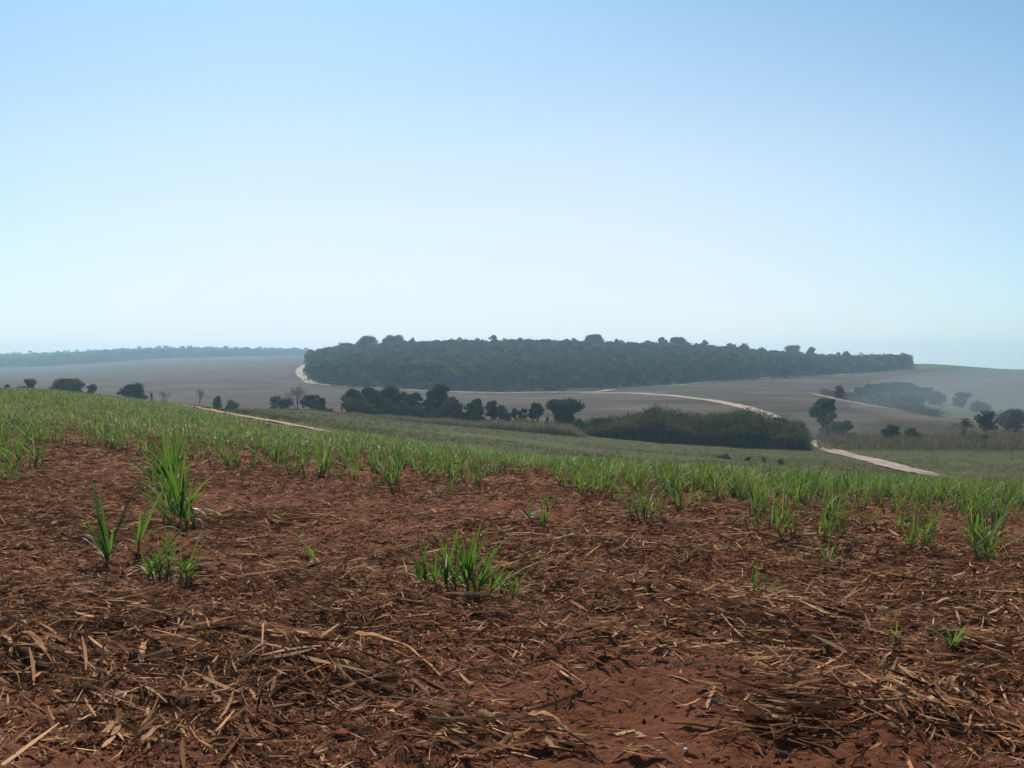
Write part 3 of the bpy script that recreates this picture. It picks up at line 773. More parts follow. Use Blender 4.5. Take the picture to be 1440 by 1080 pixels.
hero('bright yellow green tuft of fine blades on the right', (1343, 920), [
    ((1343, 920), [((1344, 912), (1362, 878), 5, 0.05, 1.0), ((1344, 912), (1370, 882), 4, 0.15, 0.95), ((1344, 912), (1352, 885), 4, 0, 0.9), ((1344, 914), (1378, 888), 3, 0.3, 0.85),
                   ((1343, 914), (1338, 898), 3, 0.1, 0.8), ((1344, 912), (1358, 884), 4, 0.1, 1.0)])], name='cane_sprout')
hero('lone leafy cane plant near the right edge in front of the rows', (1376, 772), [
    ((1374, 772), [((1374, 755), (1356, 726), 7, 0.2, 0.7), ((1375, 755), (1378, 722), 7, 0, 0.8), ((1376, 755), (1402, 738), 7, 0.5, 0.75), ((1375, 758), (1410, 752), 6, 0.7, 0.6),
                   ((1375, 755), (1392, 728), 6, 0.1, 0.65), ((1374, 758), (1350, 745), 6, 0.5, 0.5)]),
    ((1384, 772), [((1384, 760), (1390, 730), 6, 0, 0.8), ((1385, 760), (1415, 742), 6, 0.4, 0.8), ((1384, 760), (1398, 748), 6, 0.3, 0.85)])])
hero('ragged pale cane clump with bent dry tips right of the middle', (1165, 800), [
    ((1163, 798), [((1163, 785), (1150, 755), 6, 0.2, 0.5), ((1164, 785), (1170, 750), 6, 0, 0.55), ((1165, 786), (1185, 765), 5, 0.3, 0.5), ((1163, 788), (1146, 772), 5, 0.4, 0.4)]),
    ((1172, 800), [((1172, 790), (1180, 762), 5, 0.1, 0.6), ((1172, 790), (1190, 778), 5, 0.5, 0.6)])],
    [((1168, 792), (1174, 770), 4, 0.1), ((1165, 794), (1158, 776), 4, 0.2)])
hero('grey leaved weedy cane shoot standing alone in front of the rows', (745, 738), [
    ((742, 738), [((743, 728), (728, 712), 5, 0.3, 0.2), ((744, 728), (748, 706), 5, 0, 0.3), ((745, 728), (764, 714), 5, 0.4, 0.2), ((744, 730), (760, 724), 4, 0.5, 0.3)])],
    [((745, 728), (760, 716), 3, 0.4), ((743, 730), (730, 716), 3, 0.3)])
hero('upright narrow cane shoot by a straw stub in front of the rows', (765, 746), [
    ((765, 746), [((765, 732), (760, 710), 6, 0, 0.8), ((766, 732), (770, 712), 5, 0.1, 0.7), ((765, 734), (778, 722), 4, 0.4, 0.6), ((764, 734), (754, 720), 4, 0.3, 0.7)])])


# plants of the rows: ten moulds, then copies
def plant_mesh(seed):
    rg = np.random.default_rng(seed)
    lb, stems = MB(), []
    ns = rg.integers(3, 7)
    for k in range(ns):
        r = 0.17 * math.sqrt(rg.random()); a = rg.random() * 2 * PI
        f0 = np.array([r * math.cos(a), r * math.sin(a), -0.01]); h = 0.07 + 0.15 * rg.random()
        tp = f0 + np.array([math.cos(a) * 0.06, math.sin(a) * 0.06, h])
        st = MB(); tube(st, np.stack([f0, 0.5 * (f0 + tp), tp]), [0.011, 0.009, 0.006], rg.random(), 5)
        stems.append(st.build('stem', M['cane_stem'], None, True))
        n = rg.integers(5, 10)
        yaw = a + rg.normal(0, 1.8, n); L = rg.uniform(0.22, 0.55, n); W = rg.uniform(0.010, 0.020, n)
        b = np.repeat(tp[None], n, 0) - np.outer(rg.random(n) * 0.85, tp - f0)
        blades(lb, b, yaw, L, W, rg.uniform(0.08, 0.8, n), np.abs(rg.normal(0.75, 0.75, n)), np.clip(rg.normal(0.62, 0.2, n), 0.1, 1), 5, twist=0.8)
    return [lb.build('leaf_blades', M['cane'], None, True)] + stems


def row_positions(qlist, y0, y1, gap, sx):
    out = []
    for q in qlist:
        s0, s1 = -30.0, 190.0
        sv = np.arange(s0, s1, gap)
        sv = sv + R.normal(0, gap * 0.3, len(sv))
        qq = q + R.normal(0, 0.09, len(sv))
        X = RN[0] * qq + RD[0] * sv; Y = RN[1] * qq + RD[1] * sv
        px = 720 + F * X / np.maximum(Y, 1)
        k = (Y > y0) & (Y < np.minimum(y1, cane_end(px))) & (px > -sx) & (px < 1440 + sx)
        out.append(np.stack([X[k], Y[k], np.full(k.sum(), q)], 1))
    return np.concatenate(out)


main_q = 9.9 + 1.4 * np.arange(0, 90)
pos = row_positions(main_q, 7.0, 120, 0.32, 160)
pa = row_positions([8.5], 7.0, 40, 0.42, 60)
pa = pa[(pa[:, 0] < -9.0) | (R.random(len(pa)) < np.where((pa[:, 0] > 2.4) | (pa[:, 0] < -1.4), 0.8, 0.3))]
pb = row_positions([4.7, 5.9, 7.1, 8.4], 12.6, 40, 0.30, 160); pb = pb[720 + F * pb[:, 0] / pb[:, 1] < 48 + 14 * R.normal(size=len(pb))]
gapn = fbm(pos[:, 0] * 0.35, pos[:, 1] * 0.35, 3)
edge_keep = np.clip((pos[:, 2] - 7.0) / 4.0, 0.7, 1)
pos = pos[(R.random(len(pos)) < edge_keep) & (gapn > np.where(pos[:, 1] < 20, 0.30, 0.26))]
# bare gap in the rows right of the middle
gpx_ = 720 + F * pos[:, 0] / pos[:, 1]
pos = pos[~((np.abs(gpx_ - 735) < 45) & (pos[:, 1] > 13) & (pos[:, 1] < 17.5))]
pos = np.concatenate([pos, pa, pb])
pos = pos[np.argsort(pos[:, 1])]
ppx = 720 + F * pos[:, 0] / pos[:, 1]
inview = (ppx > -15) & (ppx < 1455)
idx = np.where(inview)[0][:282]
single = np.zeros(len(pos), bool); single[idx] = True

moulds = [plant_mesh(100 + k) for k in range(12)]
LAB = 'knee high green cane plant at the near edge of the field rows'
GRP = 'cane plants of the nearest field rows'
for k, i in enumerate(idx):
    X, Y, _ = pos[i]
    e = empty('cane_plant', (X, Y, float(H(X, Y))), LAB, 'sugarcane plant', GRP, R.random() * 6.28)
    sc = float(np.clip(R.normal(0.78, 0.19), 0.38, 1.2))
    e.scale = (sc, sc, sc * float(np.clip(R.normal(1.0, 0.12), 0.75, 1.3)))
    for src in moulds[k % 12]:
        if k < 12:
            d = src
        else:
            d = src.copy(); col.objects.link(d)
        d.parent = e

rest = pos[~single]
fb_ = MB()
n = len(rest)
rep = np.where(rest[:, 1] < 45, 28, 18)
rid = np.repeat(np.arange(n), rep); m_ = len(rid)
rpx = 720 + F * rest[:, 0] / rest[:, 1]
lowf = np.where(rpx < 520, np.clip((cane_end(rpx) - rest[:, 1]) / 14, 0.22, 1), 1)      # stunted beside the track
sz = (np.clip(R.normal(0.84, 0.16, n), 0.5, 1.3) * lowf)[rid]
B = np.stack([rest[rid, 0] + R.normal(0, 0.17, m_), rest[rid, 1] + R.normal(0, 0.17, m_), np.zeros(m_)], 1)
B[:, 2] = H(B[:, 0], B[:, 1]) + 0.02 + 0.12 * R.random(m_) * lowf[rid]
wide = np.where(rest[rid, 1] < 45, 1.0, 1.5)
ptint = np.clip(R.normal(0.62, 0.13, n), 0, 1)[rid]
blades(fb_, B, R.random(m_) * 2 * PI, R.uniform(0.2, 0.46, m_) * sz, R.uniform(0.012, 0.024, m_) * wide, R.uniform(0.2, 1.0, m_), np.abs(R.normal(0.9, 0.8, m_)),
       np.clip(ptint + R.normal(0, 0.15, m_), 0.05, 1), 4)
tag(fb_.build('cane_crop', M['cane'], smooth=True), 'green mass of young cane covering the near slope behind the first rows', 'crop', kind='stuff')

# thin young crop on the lower field beyond the track
n = 26000
Y = np.sqrt(R.random(n) * (184 ** 2 - 64 ** 2) + 64 ** 2); X = (R.random(n) * 2 - 1) * 0.60 * Y
px = 720 + F * X / Y
k = (Y > cane_end(px) + np.where(px < 470, 5.0, 1.0)) & (Y < dull_end(px) - 2) & (px > 225)
# keep it off the road that crosses it
rc = np.array([at(1142, 619, 140), at(1165, 631, 120), at(1215, 645, 95), at(1265, 658, 85), at(1320, 670, 80), P(1420, 74)])[:, :2]
dmin = np.full(n, 99.0)
for j in range(len(rc) - 1):
    ab = rc[j + 1] - rc[j]; tt = np.clip(((X - rc[j, 0]) * ab[0] + (Y - rc[j, 1]) * ab[1]) / (ab @ ab), 0, 1)
    dmin = np.minimum(dmin, np.hypot(X - rc[j, 0] - tt * ab[0], Y - rc[j, 1] - tt * ab[1]))
k &= (dmin > 2.4) & (fbm(X * 0.06, Y * 0.06, 3) > 0.36)
X, Y = X[k], Y[k]; n = len(X)
rid = np.repeat(np.arange(n), 4); m_ = len(rid)
B = np.stack([X[rid] + R.normal(0, 0.15, m_), Y[rid] + R.normal(0, 0.15, m_), np.zeros(m_)], 1); B[:, 2] = H(B[:, 0], B[:, 1])
cb2 = MB(); blades(cb2, B, R.random(m_) * 2 * PI, R.uniform(0.15, 0.34, m_), R.uniform(0.03, 0.05, m_), R.uniform(0.1, 0.7, m_), np.abs(R.normal(0.4, 0.5, m_)), R.random(m_), 2)
tag(cb2.build('young_crop', M['crop']), 'thin dull green crop on the lower field beyond the near rows', 'crop', kind='stuff')

# ------------------------------------------------------------------ trees and shrubs
def limbs(mb, base, tips, h0, r0, rg, tint=0.4):
    fork = base + np.array([rg.normal(0, 0.1), rg.normal(0, 0.1), h0])
    tube(mb, np.stack([base - [0, 0, 0.2], base + (fork - base) * 0.5 + [rg.normal(0, .05), 0, 0], fork]), [r0 * 1.25, r0, r0 * 0.85], tint, 7)
    for t in tips:
        md = fork + (t - fork) * 0.5 + rg.normal(0, 0.12, 3) + [0, 0, 0.12 * np.linalg.norm(t - fork)]
        tube(mb, np.stack([fork, md, t]), [r0 * 0.6, r0 * 0.35, r0 * 0.1], tint, 5)


def tree(label, px, Y, topy, wpx, name='tree', cat='tree', group=None, style='round', leaf=0.2, dens=1.0, low=0.15, mat='tree', ti=0.45, depth=1.0):
    rg = np.random.default_rng(int(px * 13 + topy * 7))
    b = P(px, Y); h = max(float(slope(topy)) * Y - b[2], 0.8); w = wpx / F * Y
    root = empty(name, b, label, cat, group)
    z0 = np.zeros(3)
    # clumps through the crown's volume
    if style == 'round':
        nl_ = rg.integers(3, 6)
        a = rg.random(nl_) * 2 * PI; rr = w * rg.uniform(0.12, 0.36, nl_)
        lob = np.stack([rr * np.cos(a), rr * np.sin(a) * depth, h * (low + (1 - low) * rg.uniform(0.35, 0.80, nl_))], 1)
        lob[0] = [rg.normal(0, w * 0.10), 0, h * 0.80]
        ls = rg.uniform(0.16, 0.27, nl_) * w
        per = int(7 + 2 * w)
        cc = np.concatenate([lob[q] + rg.normal(0, 0.62, (per, 3)) * ls[q] * np.array([1, 1, min(1.0, 0.8 * h / w)]) for q in range(nl_)]
                            + [np.stack([rg.normal(0, w * 0.22, per), rg.normal(0, w * 0.22, per), h * (low + (0.75 - low) * rg.random(per))], 1)])
        cc[:, :2] = np.clip(cc[:, :2], -w * 0.46, w * 0.46); K = len(cc)
        cr = (0.06 + 0.12 * rg.random(K)) * w
    elif style == 'spread':         # flat spreading head on a dark column
        K = 16
        a = rg.random(K) * 2 * PI; rr = w * 0.42 * np.sqrt(rg.random(K))
        cc = np.stack([rr * np.cos(a), rr * np.sin(a), h * (0.72 + 0.16 * rg.random(K) - 0.10 * (rr / w * 2) ** 2)], 1)
        cc2 = np.stack([rg.normal(0, w * 0.12, 9), rg.normal(0, w * 0.12, 9), h * (0.1 + 0.6 * rg.random(9))], 1)
        cc = np.concatenate([cc, cc2]); cr = np.concatenate([(0.14 + 0.07 * rg.random(K)) * w, np.full(9, 0.18 * w)])
    elif style == 'column':
        K = int(18 + h * 2)
        a = rg.random(K) * 2 * PI; zz = rg.random(K); rr = w * 0.28 * np.sqrt(rg.random(K)) * (1.15 - 0.7 * zz ** 2)
        cc = np.stack([rr * np.cos(a), rr * np.sin(a), h * (low + (0.95 - low) * zz)], 1); cr = (0.13 + 0.14 * rg.random(K)) * w * (1.1 - 0.5 * zz)
    else:                           # low mound
        K = int(8 + 4 * w * 0.5)
        u = unit(rg.normal(size=(K, 3))) * (rg.random((K, 1)) ** 0.5); u[:, 2] = np.abs(u[:, 2])
        cc = np.stack([u[:, 0] * w * 0.42, u[:, 1] * w * 0.42 * depth, h * (0.05 + 0.75 * u[:, 2])], 1); cr = (0.16 + 0.12 * rg.random(K)) * w
    cr = np.minimum(cr, h * 0.32)
    cc[:, 2] = np.maximum(np.minimum(cc[:, 2], h - cr * 0.75), cr * 0.3)
    tb = MB()
    pick = rg.permutation(len(cc))[:7]
    limbs(tb, z0, cc[pick], h * max(low, 0.18), 0.028 * h * (0.7 if style == 'mound' else 1), rg)
    tb.build('trunk', M['bark'], root, True)
    fm = MB()
    nl = np.maximum((dens * 34 * (cr / leaf) ** 1.6).astype(int), 30)
    rid = np.repeat(np.arange(len(cc)), nl); m = len(rid)
    u = unit(rg.normal(size=(m, 3))) * (0.15 + 1.15 * rg.random((m, 1)) ** 0.8)
    C = cc[rid] + u * cr[rid][:, None] * np.array([1, 1, 0.8])
    C[:, 2] = np.maximum(C[:, 2], 0.05)
    ct = np.clip(ti + rg.normal(0, 0.2, len(cc)), 0, 1)
    diamonds(fm, C, leaf * rg.uniform(0.6, 1.3, m), np.clip(ct[rid] + rg.normal(0, 0.14, m), 0, 1), 0.55, u + [0, 0, 0.25], rng=rg)
    fm.build('crown', M[mat], root)
    return root


def bare_tree(label, px, Y, topy, wpx, cat='tree', group=None, leafy=0.25, stems=2, name='bare_tree', ti=0.45):
    rg = np.random.default_rng(int(px * 17 + topy))
    b = P(px, Y); h = float(slope(topy)) * Y - b[2]; w = wpx / F * Y
    root = empty(name, b, label, cat, group)
    tb, wb, lf = MB(), MB(), MB()
    tips = []

    def grow(p, d, L, r, lvl):
        q = p + d * L
        tube(tb if lvl < 2 else wb, np.stack([p, p + d * L * 0.5 + rg.normal(0, 0.03 * L, 3), q]), [r, r * 0.8, r * 0.6], 0.3 + 0.4 * rg.random(), 5 if lvl < 2 else 3)
        if lvl >= 5:
            tips.append(q); return
        for _ in range(rg.integers(2, 4)):
            nd = unit(d + rg.normal(0, 0.42, 3) + np.array([0, 0, 0.12]))
            grow(q, nd, L * rg.uniform(0.62, 0.85), max(r * 0.6, 0.016), lvl + 1)
    for k in range(stems):
        grow(np.array([rg.normal(0, 0.15), rg.normal(0, 0.15), -0.15]), unit(np.array([rg.normal(0, 0.25), rg.normal(0, 0.2), 1])), h * 0.27, 0.03 * h, 0)
    T = np.array(tips)
    s = np.array([w * 0.5 / max(np.percentile(np.abs(T[:, 0]), 96), 0.1), w * 0.5 / max(np.percentile(np.abs(T[:, 1]), 96), 0.1), h / T[:, 2].max()])
    for mb in (tb, wb):
        mb.V = [v * s for v in mb.V]
    T = T * s
    if leafy > 0:
        m = int(len(T) * 6 * leafy)
        C = T[rg.integers(0, len(T), m)] + rg.normal(0, 0.25, (m, 3))
        diamonds(lf, C, 0.15 * rg.uniform(0.6, 1.3, m), np.clip(rg.normal(ti, 0.2, m), 0, 1), rng=rg)
    tb.build('trunk', M['bark'], root, True); wb.build('branches', M['twig'], root)
    if leafy > 0: lf.build('crown', M['greytree'], root)
    return root


# shrubs on the valley floor whose tops show over the crest on the left
GL = 'shrubs showing over the crest on the left'
tree('tiny dark bush top showing over the crest at the left edge', 8, 225, 539, 13, 'shrub', 'shrub', GL, 'round', 0.22)
tree('small round haze paled bush over the crest near the left edge', 42, 225, 530, 24, 'shrub', 'shrub', GL, 'round', 0.2, mat='greytree', ti=0.2)
tree('widest haze paled bush mound over the crest on the left', 97, 230, 533, 38, 'shrub', 'shrub', GL, 'round', 0.2, mat='greytree', ti=0.15)
tree('slim haze paled bush just right of the widest mound', 127, 230, 538, 16, 'shrub', 'shrub', GL, 'round', 0.2, mat='greytree', ti=0.15)
tree('darkest compact bush on the left crest with bumpy top', 182, 226, 540, 34, 'shrub', 'shrub', GL, 'round', 0.2, ti=0.15)
tree('narrow little bush like a post on the left crest', 213, 220, 551, 6, 'shrub', 'shrub', GL, 'column', 0.15, ti=0.15)
bare_tree('faint grey leafless bush right of the narrow bush', 231, 225, 550, 16, 'shrub', GL, 0.1, 2, 'bare_shrub')
bare_tree('pale leafless sapling above the start of the red track', 277, 235, 547, 16, 'tree', GL, 0.1, 1)
tree('small dark bush above the red field track', 305, 222, 556, 14, 'shrub', 'shrub', GL, 'column', 0.18, ti=0.2)
tree('low greyish bush right of the small dark bush', 327, 225, 561, 18, 'shrub', 'shrub', GL, 'mound', 0.18, mat='greytree', ti=0.3)

# leafless group
GB = 'half bare trees left of the tree row'
tree('grey shrub at the left of the half bare group', 385, 205, 557, 15, 'shrub', 'shrub', GB, 'round', 0.18, dens=0.5, mat='greytree', ti=0.3)
tree('pale twiggy shrub at the foot of the tall leafless tree', 402, 203, 560, 26, 'shrub', 'shrub', GB, 'round', 0.16, dens=0.4, mat='greytree', ti=0.5)
bare_tree('tall leafless tree with several bare stems', 419, 200, 542, 34, 'tree', GB, 0.3, 3)
tree('brownish bush right of the leafless tree', 438, 200, 556, 26, 'shrub', 'shrub', GB, 'round', 0.18, mat='greytree', ti=0.1)
tree('dark slim evergreen at the right end of the half bare group', 453, 198, 558, 12, 'tree', 'tree', GB, 'column', 0.18, ti=0.25)
tree('low dark bush beside the slim evergreen', 463, 196, 579, 14, 'shrub', 'shrub', GB, 'mound', 0.15, ti=0.3)


def post(label, px, Y, topy, basey=None):
    b = P(px, Y); h = float(slope(topy)) * Y - b[2]
    mb = MB(); tube(mb, [[0, 0, -0.3], [0.02, 0, h * 0.5], [0, 0, h], [0, 0, h + 0.02]], [0.13, 0.12, 0.11, 0.02], 0.3, 8)
    return tag(mb.build('wooden_post', M['post'], smooth=True, loc=b), label, 'post')


post('thin grey wooden post left of the tree row', 480, 192, 566)
post('dark wooden post standing above the tall grass thicket', 883, 203, 578)

GR = 'dense trees of the valley row'
tree('leftmost broad tree of the dense row beside the post', 500, 200, 548, 32, group=GR, style='round', ti=0.35, low=0.0)
tree('second dense tree from the post in the row', 524, 203, 546, 30, group=GR, style='round', ti=0.3, low=0.0)
tree('dome shaped dense tree left of the gap in the row', 546, 200, 544, 34, group=GR, style='round', ti=0.3, low=0.0)
tree('slim tree at the left side of the gap in the row', 566, 202, 549, 22, group=GR, style='column', ti=0.3, low=0.0)
tree('dense tree at the right side of the gap in the row', 584, 198, 552, 28, group=GR, style='round', ti=0.35, low=0.0)
tree('upright dense tree left of the ragged tallest tree', 603, 200, 548, 26, group=GR, style='column', ti=0.35, low=0.0)
tree('ragged tallest tree of the dense row', 622, 200, 541, 34, group=GR, style='round', ti=0.3, low=0.0)
tree('small dark tree at the right foot of the ragged tallest tree', 637, 194, 556, 22, group=GR, style='round', ti=0.3, low=0.0)
bare_tree('bare forked branch leaning out left of the dense row', 489, 196, 556, 18, 'tree', GR, 0.2, 1)
GQ = 'small trees in front of the brown slope'
tree('grey brown thinly leaved bush right of the dense row', 640, 191, 562, 30, 'shrub', 'shrub', GQ, 'round', 0.17, 0.6, 0.0, 'greytree', 0.2)
tree('dull olive bush between the grey bush and the tufted tree', 658, 192, 563, 26, 'shrub', 'shrub', GQ, 'round', 0.18, 0.9, 0.0, 'tree', 0.5)
tree('tree with a small tufted head above its crown', 674, 192, 558, 20, group=GQ, style='column', ti=0.3, low=0.0)
tree('dark peaked tree right of the tufted tree', 694, 190, 563, 24, group=GQ, style='round', ti=0.3, low=0.0)
tree('rounded lighter bush right of the peaked tree', 706, 189, 570, 22, 'shrub', 'shrub', GQ, 'round', 0.18, 1, 0.0, 'tree', 0.6)
tree('small dark bush of two lobes in the middle of the gap', 725, 190, 574, 14, 'shrub', 'shrub', GQ, 'round', 0.16, 1, 0.1, 'tree', 0.3)
tree('small roundish tree left of the boxy dark tree', 736, 192, 571, 14, group=GQ, style='round', ti=0.35, low=0.0)
tree('low light green bush under the two lobed bush', 733, 186, 584, 26, 'shrub', 'shrub', GQ, 'mound', 0.16, 1, 0.0, 'tree', 0.75)
tree('boxy dark tree left of the spreading tree', 755, 188, 567, 23, group=GQ, style='round', ti=0.2, low=0.0)
tree('thin little tree between the boxy and the spreading tree', 770, 187, 581, 7, group=GQ, style='column', ti=0.3, low=0.0, leaf=0.14)
tree('spreading flat headed tree at the right of the gap', 794, 187, 560, 46, group=GQ, style='spread', ti=0.25, low=0.0)
tree('low bush at the right foot of the spreading tree', 815, 184, 588, 22, 'shrub', 'shrub', GQ, 'mound', 0.17, 1, 0, 'tree', 0.5)

# the thicket of tall grass, a single dark mass
th_top = line([(810, 601), (835, 594), (870, 588), (905, 583), (922, 577), (945, 583), (990, 587), (1030, 586), (1050, 582), (1085, 591), (1110, 595), (1135, 603), (1150, 610)])
th_front = line([(810, 172), (850, 167), (960, 160), (1140, 157)])
n = 15000
px = R.uniform(808, 1139, n); dep = R.random(n) ** 1.3 * 26
Y = th_front(px) + dep + 1.5 * (fbm(px * 0.08, px * 0 + 2, 2) - 0.5); X = tan_az(px) * Y; Z = HS(X, Y)
edge_ = np.clip((1143 - px) / 14, 0.35, 1) * np.clip((px - 800) / 30, 0.4, 1)
ht = (slope(th_top(px)) * (th_front(px) + 14) - HS(tan_az(px) * (th_front(px) + 14), th_front(px) + 14))
ht = np.clip(ht, 1.2, 8) * np.interp(dep, [0, 3, 8, 26], [0.72, 0.92, 1.0, 0.95]) * (0.50 + 0.42 * np.clip((fbm(X * 0.2, Y * 0.2, 2) - 0.3) / 0.4, 0, 1) + 0.36 * np.clip((fbm(X * 0.8, Y * 0.8, 2) - 0.3) / 0.4, 0, 1)) * edge_
tb_ = MB(); b3 = np.stack([X, Y, Z], 1)
L = ht * R.uniform(0.75, 1.12, n)
blades(tb_, b3, R.random(n) * 2 * PI, L, R.uniform(0.10, 0.22, n), R.uniform(0, 0.16, n), np.abs(R.normal(0.35, 0.35, n)), np.clip(R.normal(0.42, 0.2, n), 0, 1), 4)
m_ = 26000
k = R.integers(0, n, m_)
C = b3[k] + np.stack([R.normal(0, 0.35, m_), R.normal(0, 0.35, m_), ht[k] * (0.25 + 0.75 * R.random(m_) ** 0.5)], 1)
diamonds(tb_, C, 0.22 * R.uniform(0.6, 1.4, m_), np.clip(R.normal(0.5, 0.2, m_), 0, 1), 0.35)
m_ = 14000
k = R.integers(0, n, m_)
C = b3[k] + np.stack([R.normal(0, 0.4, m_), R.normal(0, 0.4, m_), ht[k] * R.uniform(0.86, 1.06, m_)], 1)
diamonds(tb_, C, 0.22 * R.uniform(0.6, 1.4, m_), np.clip(R.normal(0.78, 0.2, m_), 0, 1), 0.35, np.tile([0, -0.15, 1.0], (m_, 1)))  # paler tint on the upper leaves paints in the sunlit top
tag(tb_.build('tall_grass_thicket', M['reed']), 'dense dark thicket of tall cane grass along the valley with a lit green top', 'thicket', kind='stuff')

for lab, px, Y, ty, w, ti in [('rounded dark shrub rising at the left end of the tall grass thicket', 846, 176, 589, 26, 0.25), ('highest leafy shrub standing out of the thicket left of its middle', 922, 178, 575, 34, 0.35),
                              ('small ragged shrub in the middle of the thicket top', 962, 180, 582, 22, 0.45), ('broad shrub below the bend of the pale road at the thicket top', 1050, 176, 577, 30, 0.4),
                              ('low shrub at the right shoulder of the thicket', 1098, 172, 588, 28, 0.4), ('dark shrub on the thicket top just right of the wooden post', 893, 182, 583, 18, 0.3),
                              ('dull green shrub in the thicket between its middle and the road bend', 1012, 182, 582, 30, 0.5)]:
    tree(lab, px, Y, ty, w, 'shrub', 'shrub', 'shrubs rising out of the thicket', 'round', 0.2, 0.8, 0.0, 'tree', ti)
# undergrowth below the valley trees
ub = MB(); m_ = 16000
px = R.uniform(488, 826, m_); px = np.where(R.random(m_) < 0.6, R.uniform(488, 650, m_), px); Y = np.interp(px, [488, 650, 826], [198, 192, 184]) + R.normal(0, 1.6, m_); X = tan_az(px) * Y
hh = np.interp(px, [488, 500, 640, 700, 826], [1.5, 4.2, 3.6, 2.2, 1.2]) * (0.25 + 1.1 * fbm(px * 0.09, px * 0 + 4, 3))
C = np.stack([X, Y, HS(X, Y) + hh * R.random(m_) ** 0.8], 1)
diamonds(ub, C, 0.2 * R.uniform(0.6, 1.4, m_), np.clip(R.normal(0.32, 0.18, m_), 0, 1), 0.55, np.stack([R.normal(0, 0.6, m_), -np.ones(m_) * 0.5, np.ones(m_) * 0.7], 1))
tag(ub.build('undergrowth', M['tree']), 'dark leafy undergrowth filling the foot of the valley tree row', 'undergrowth', kind='stuff')

# dry grass strips
def grass_strip(name, label, pxr, front, depth, hgt, n, mat='drygrass', tmean=0.6, wid=(0.05, 0.10)):
    px = R.uniform(*pxr, n); Y = front(px) + R.random(n) * depth; X = tan_az(px) * Y
    b = np.stack([X, Y, HS(X, Y)], 1)
    mb = MB(); L = hgt(px) * np.clip((pxr[1] - px) / 25, 0.15, 1) * R.uniform(0.45, 1.2, n) * (0.6 + 0.8 * fbm(X * 0.3, Y * 0.3, 2))
    blades(mb, b, R.random(n) * 2 * PI, L, R.uniform(*wid, n), R.uniform(0, 0.45, n), np.abs(R.normal(0.7, 0.6, n)), np.clip(R.normal(tmean, 0.22, n), 0, 1), 3)
    return tag(mb.build(name, M[mat]), label, 'grass', kind='stuff')


grass_strip('dry_grass', 'strip of tan dry grass in front of the small valley trees', (470, 830), lambda p: dull_end(p) - 2, 7,
            line([(470, 0.5), (560, 0.9), (650, 1.4), (750, 1.9), (830, 2.1)]), 15000)
grass_strip('valley_scrub', 'rough brown grass and scrub along the valley on the right', (1150, 1480), lambda p: np.full_like(p, 157.0), 26,
            line([(1150, 1.2), (1300, 1.8), (1480, 1.8)]), 13000, tmean=0.4)
grass_strip('verge_grass', 'low grass along the valley bottom behind the left trees', (330, 640), lambda p: dull_end(p) + 3, 20, line([(330, 0.5), (640, 0.7)]), 5000, 'drygrass', 0.45)
for nm, lab, r0, r1, yy in [('edge_grass', 'pale dry grass at the forest edge by the road bend', 795, 862, 549), ('edge_scrub', 'reddish dry scrub at the foot of the forest on the left', 530, 580, 546)]:
    Yf = at(0.5 * (r0 + r1), yy, 330)[1]
    grass_strip(nm, lab, (r0, r1), lambda p: np.full_like(p, Yf - 6), 8, line([(r0, 1.4), (r1, 1.4)]), 1500, 'drygrass', 0.6, (0.1, 0.2))

# right side of the valley
GV_ = 'trees and bushes along the valley on the right'
tree('tall bushy tree beside the road end on the right', 1158, 190, 561, 38, group=GV_, style='round', leaf=0.2, ti=0.5, low=0.1)
tree('dusty pale bush at the foot of the tall bushy tree', 1172, 184, 593, 26, 'shrub', 'shrub', GV_, 'round', 0.17, 0.8, 0, 'greytree', 0.6)
tree('medium bush right of the tall bushy tree', 1190, 182, 592, 22, 'shrub', 'shrub', GV_, 'round', 0.17, 0.8, 0, 'tree', 0.6)
tree('thin leaning brown tree amid the right hand scrub', 1254, 172, 597, 22, group=GV_, style='round', leaf=0.16, dens=0.5, low=0.1, mat='greytree', ti=0.2)
tree('feathery bush right of the leaning brown tree', 1284, 172, 602, 20, 'shrub', 'shrub', GV_, 'round', 0.16, 0.6, 0, 'greytree', 0.4)
bare_tree('wispy bare tree in the hazy scrub toward the right edge', 1358, 175, 588, 26, 'tree', GV_, 0.4, 2)
tree('hazy dark tree left of the right edge', 1388, 195, 578, 30, group=GV_, style='round', leaf=0.18, dens=0.6, mat='greytree', ti=0.45)
tree('small dark bush at the foot of the hazy trees', 1384, 168, 612, 12, 'shrub', 'shrub', GV_, 'round', 0.15, 0.9, 0, 'tree', 0.3)
tree('hazy rounded tree at the right edge', 1424, 200, 576, 40, group=GV_, style='round', leaf=0.18, dens=0.55, mat='greytree', ti=0.55)
GC = 'little wood on the far right slope'
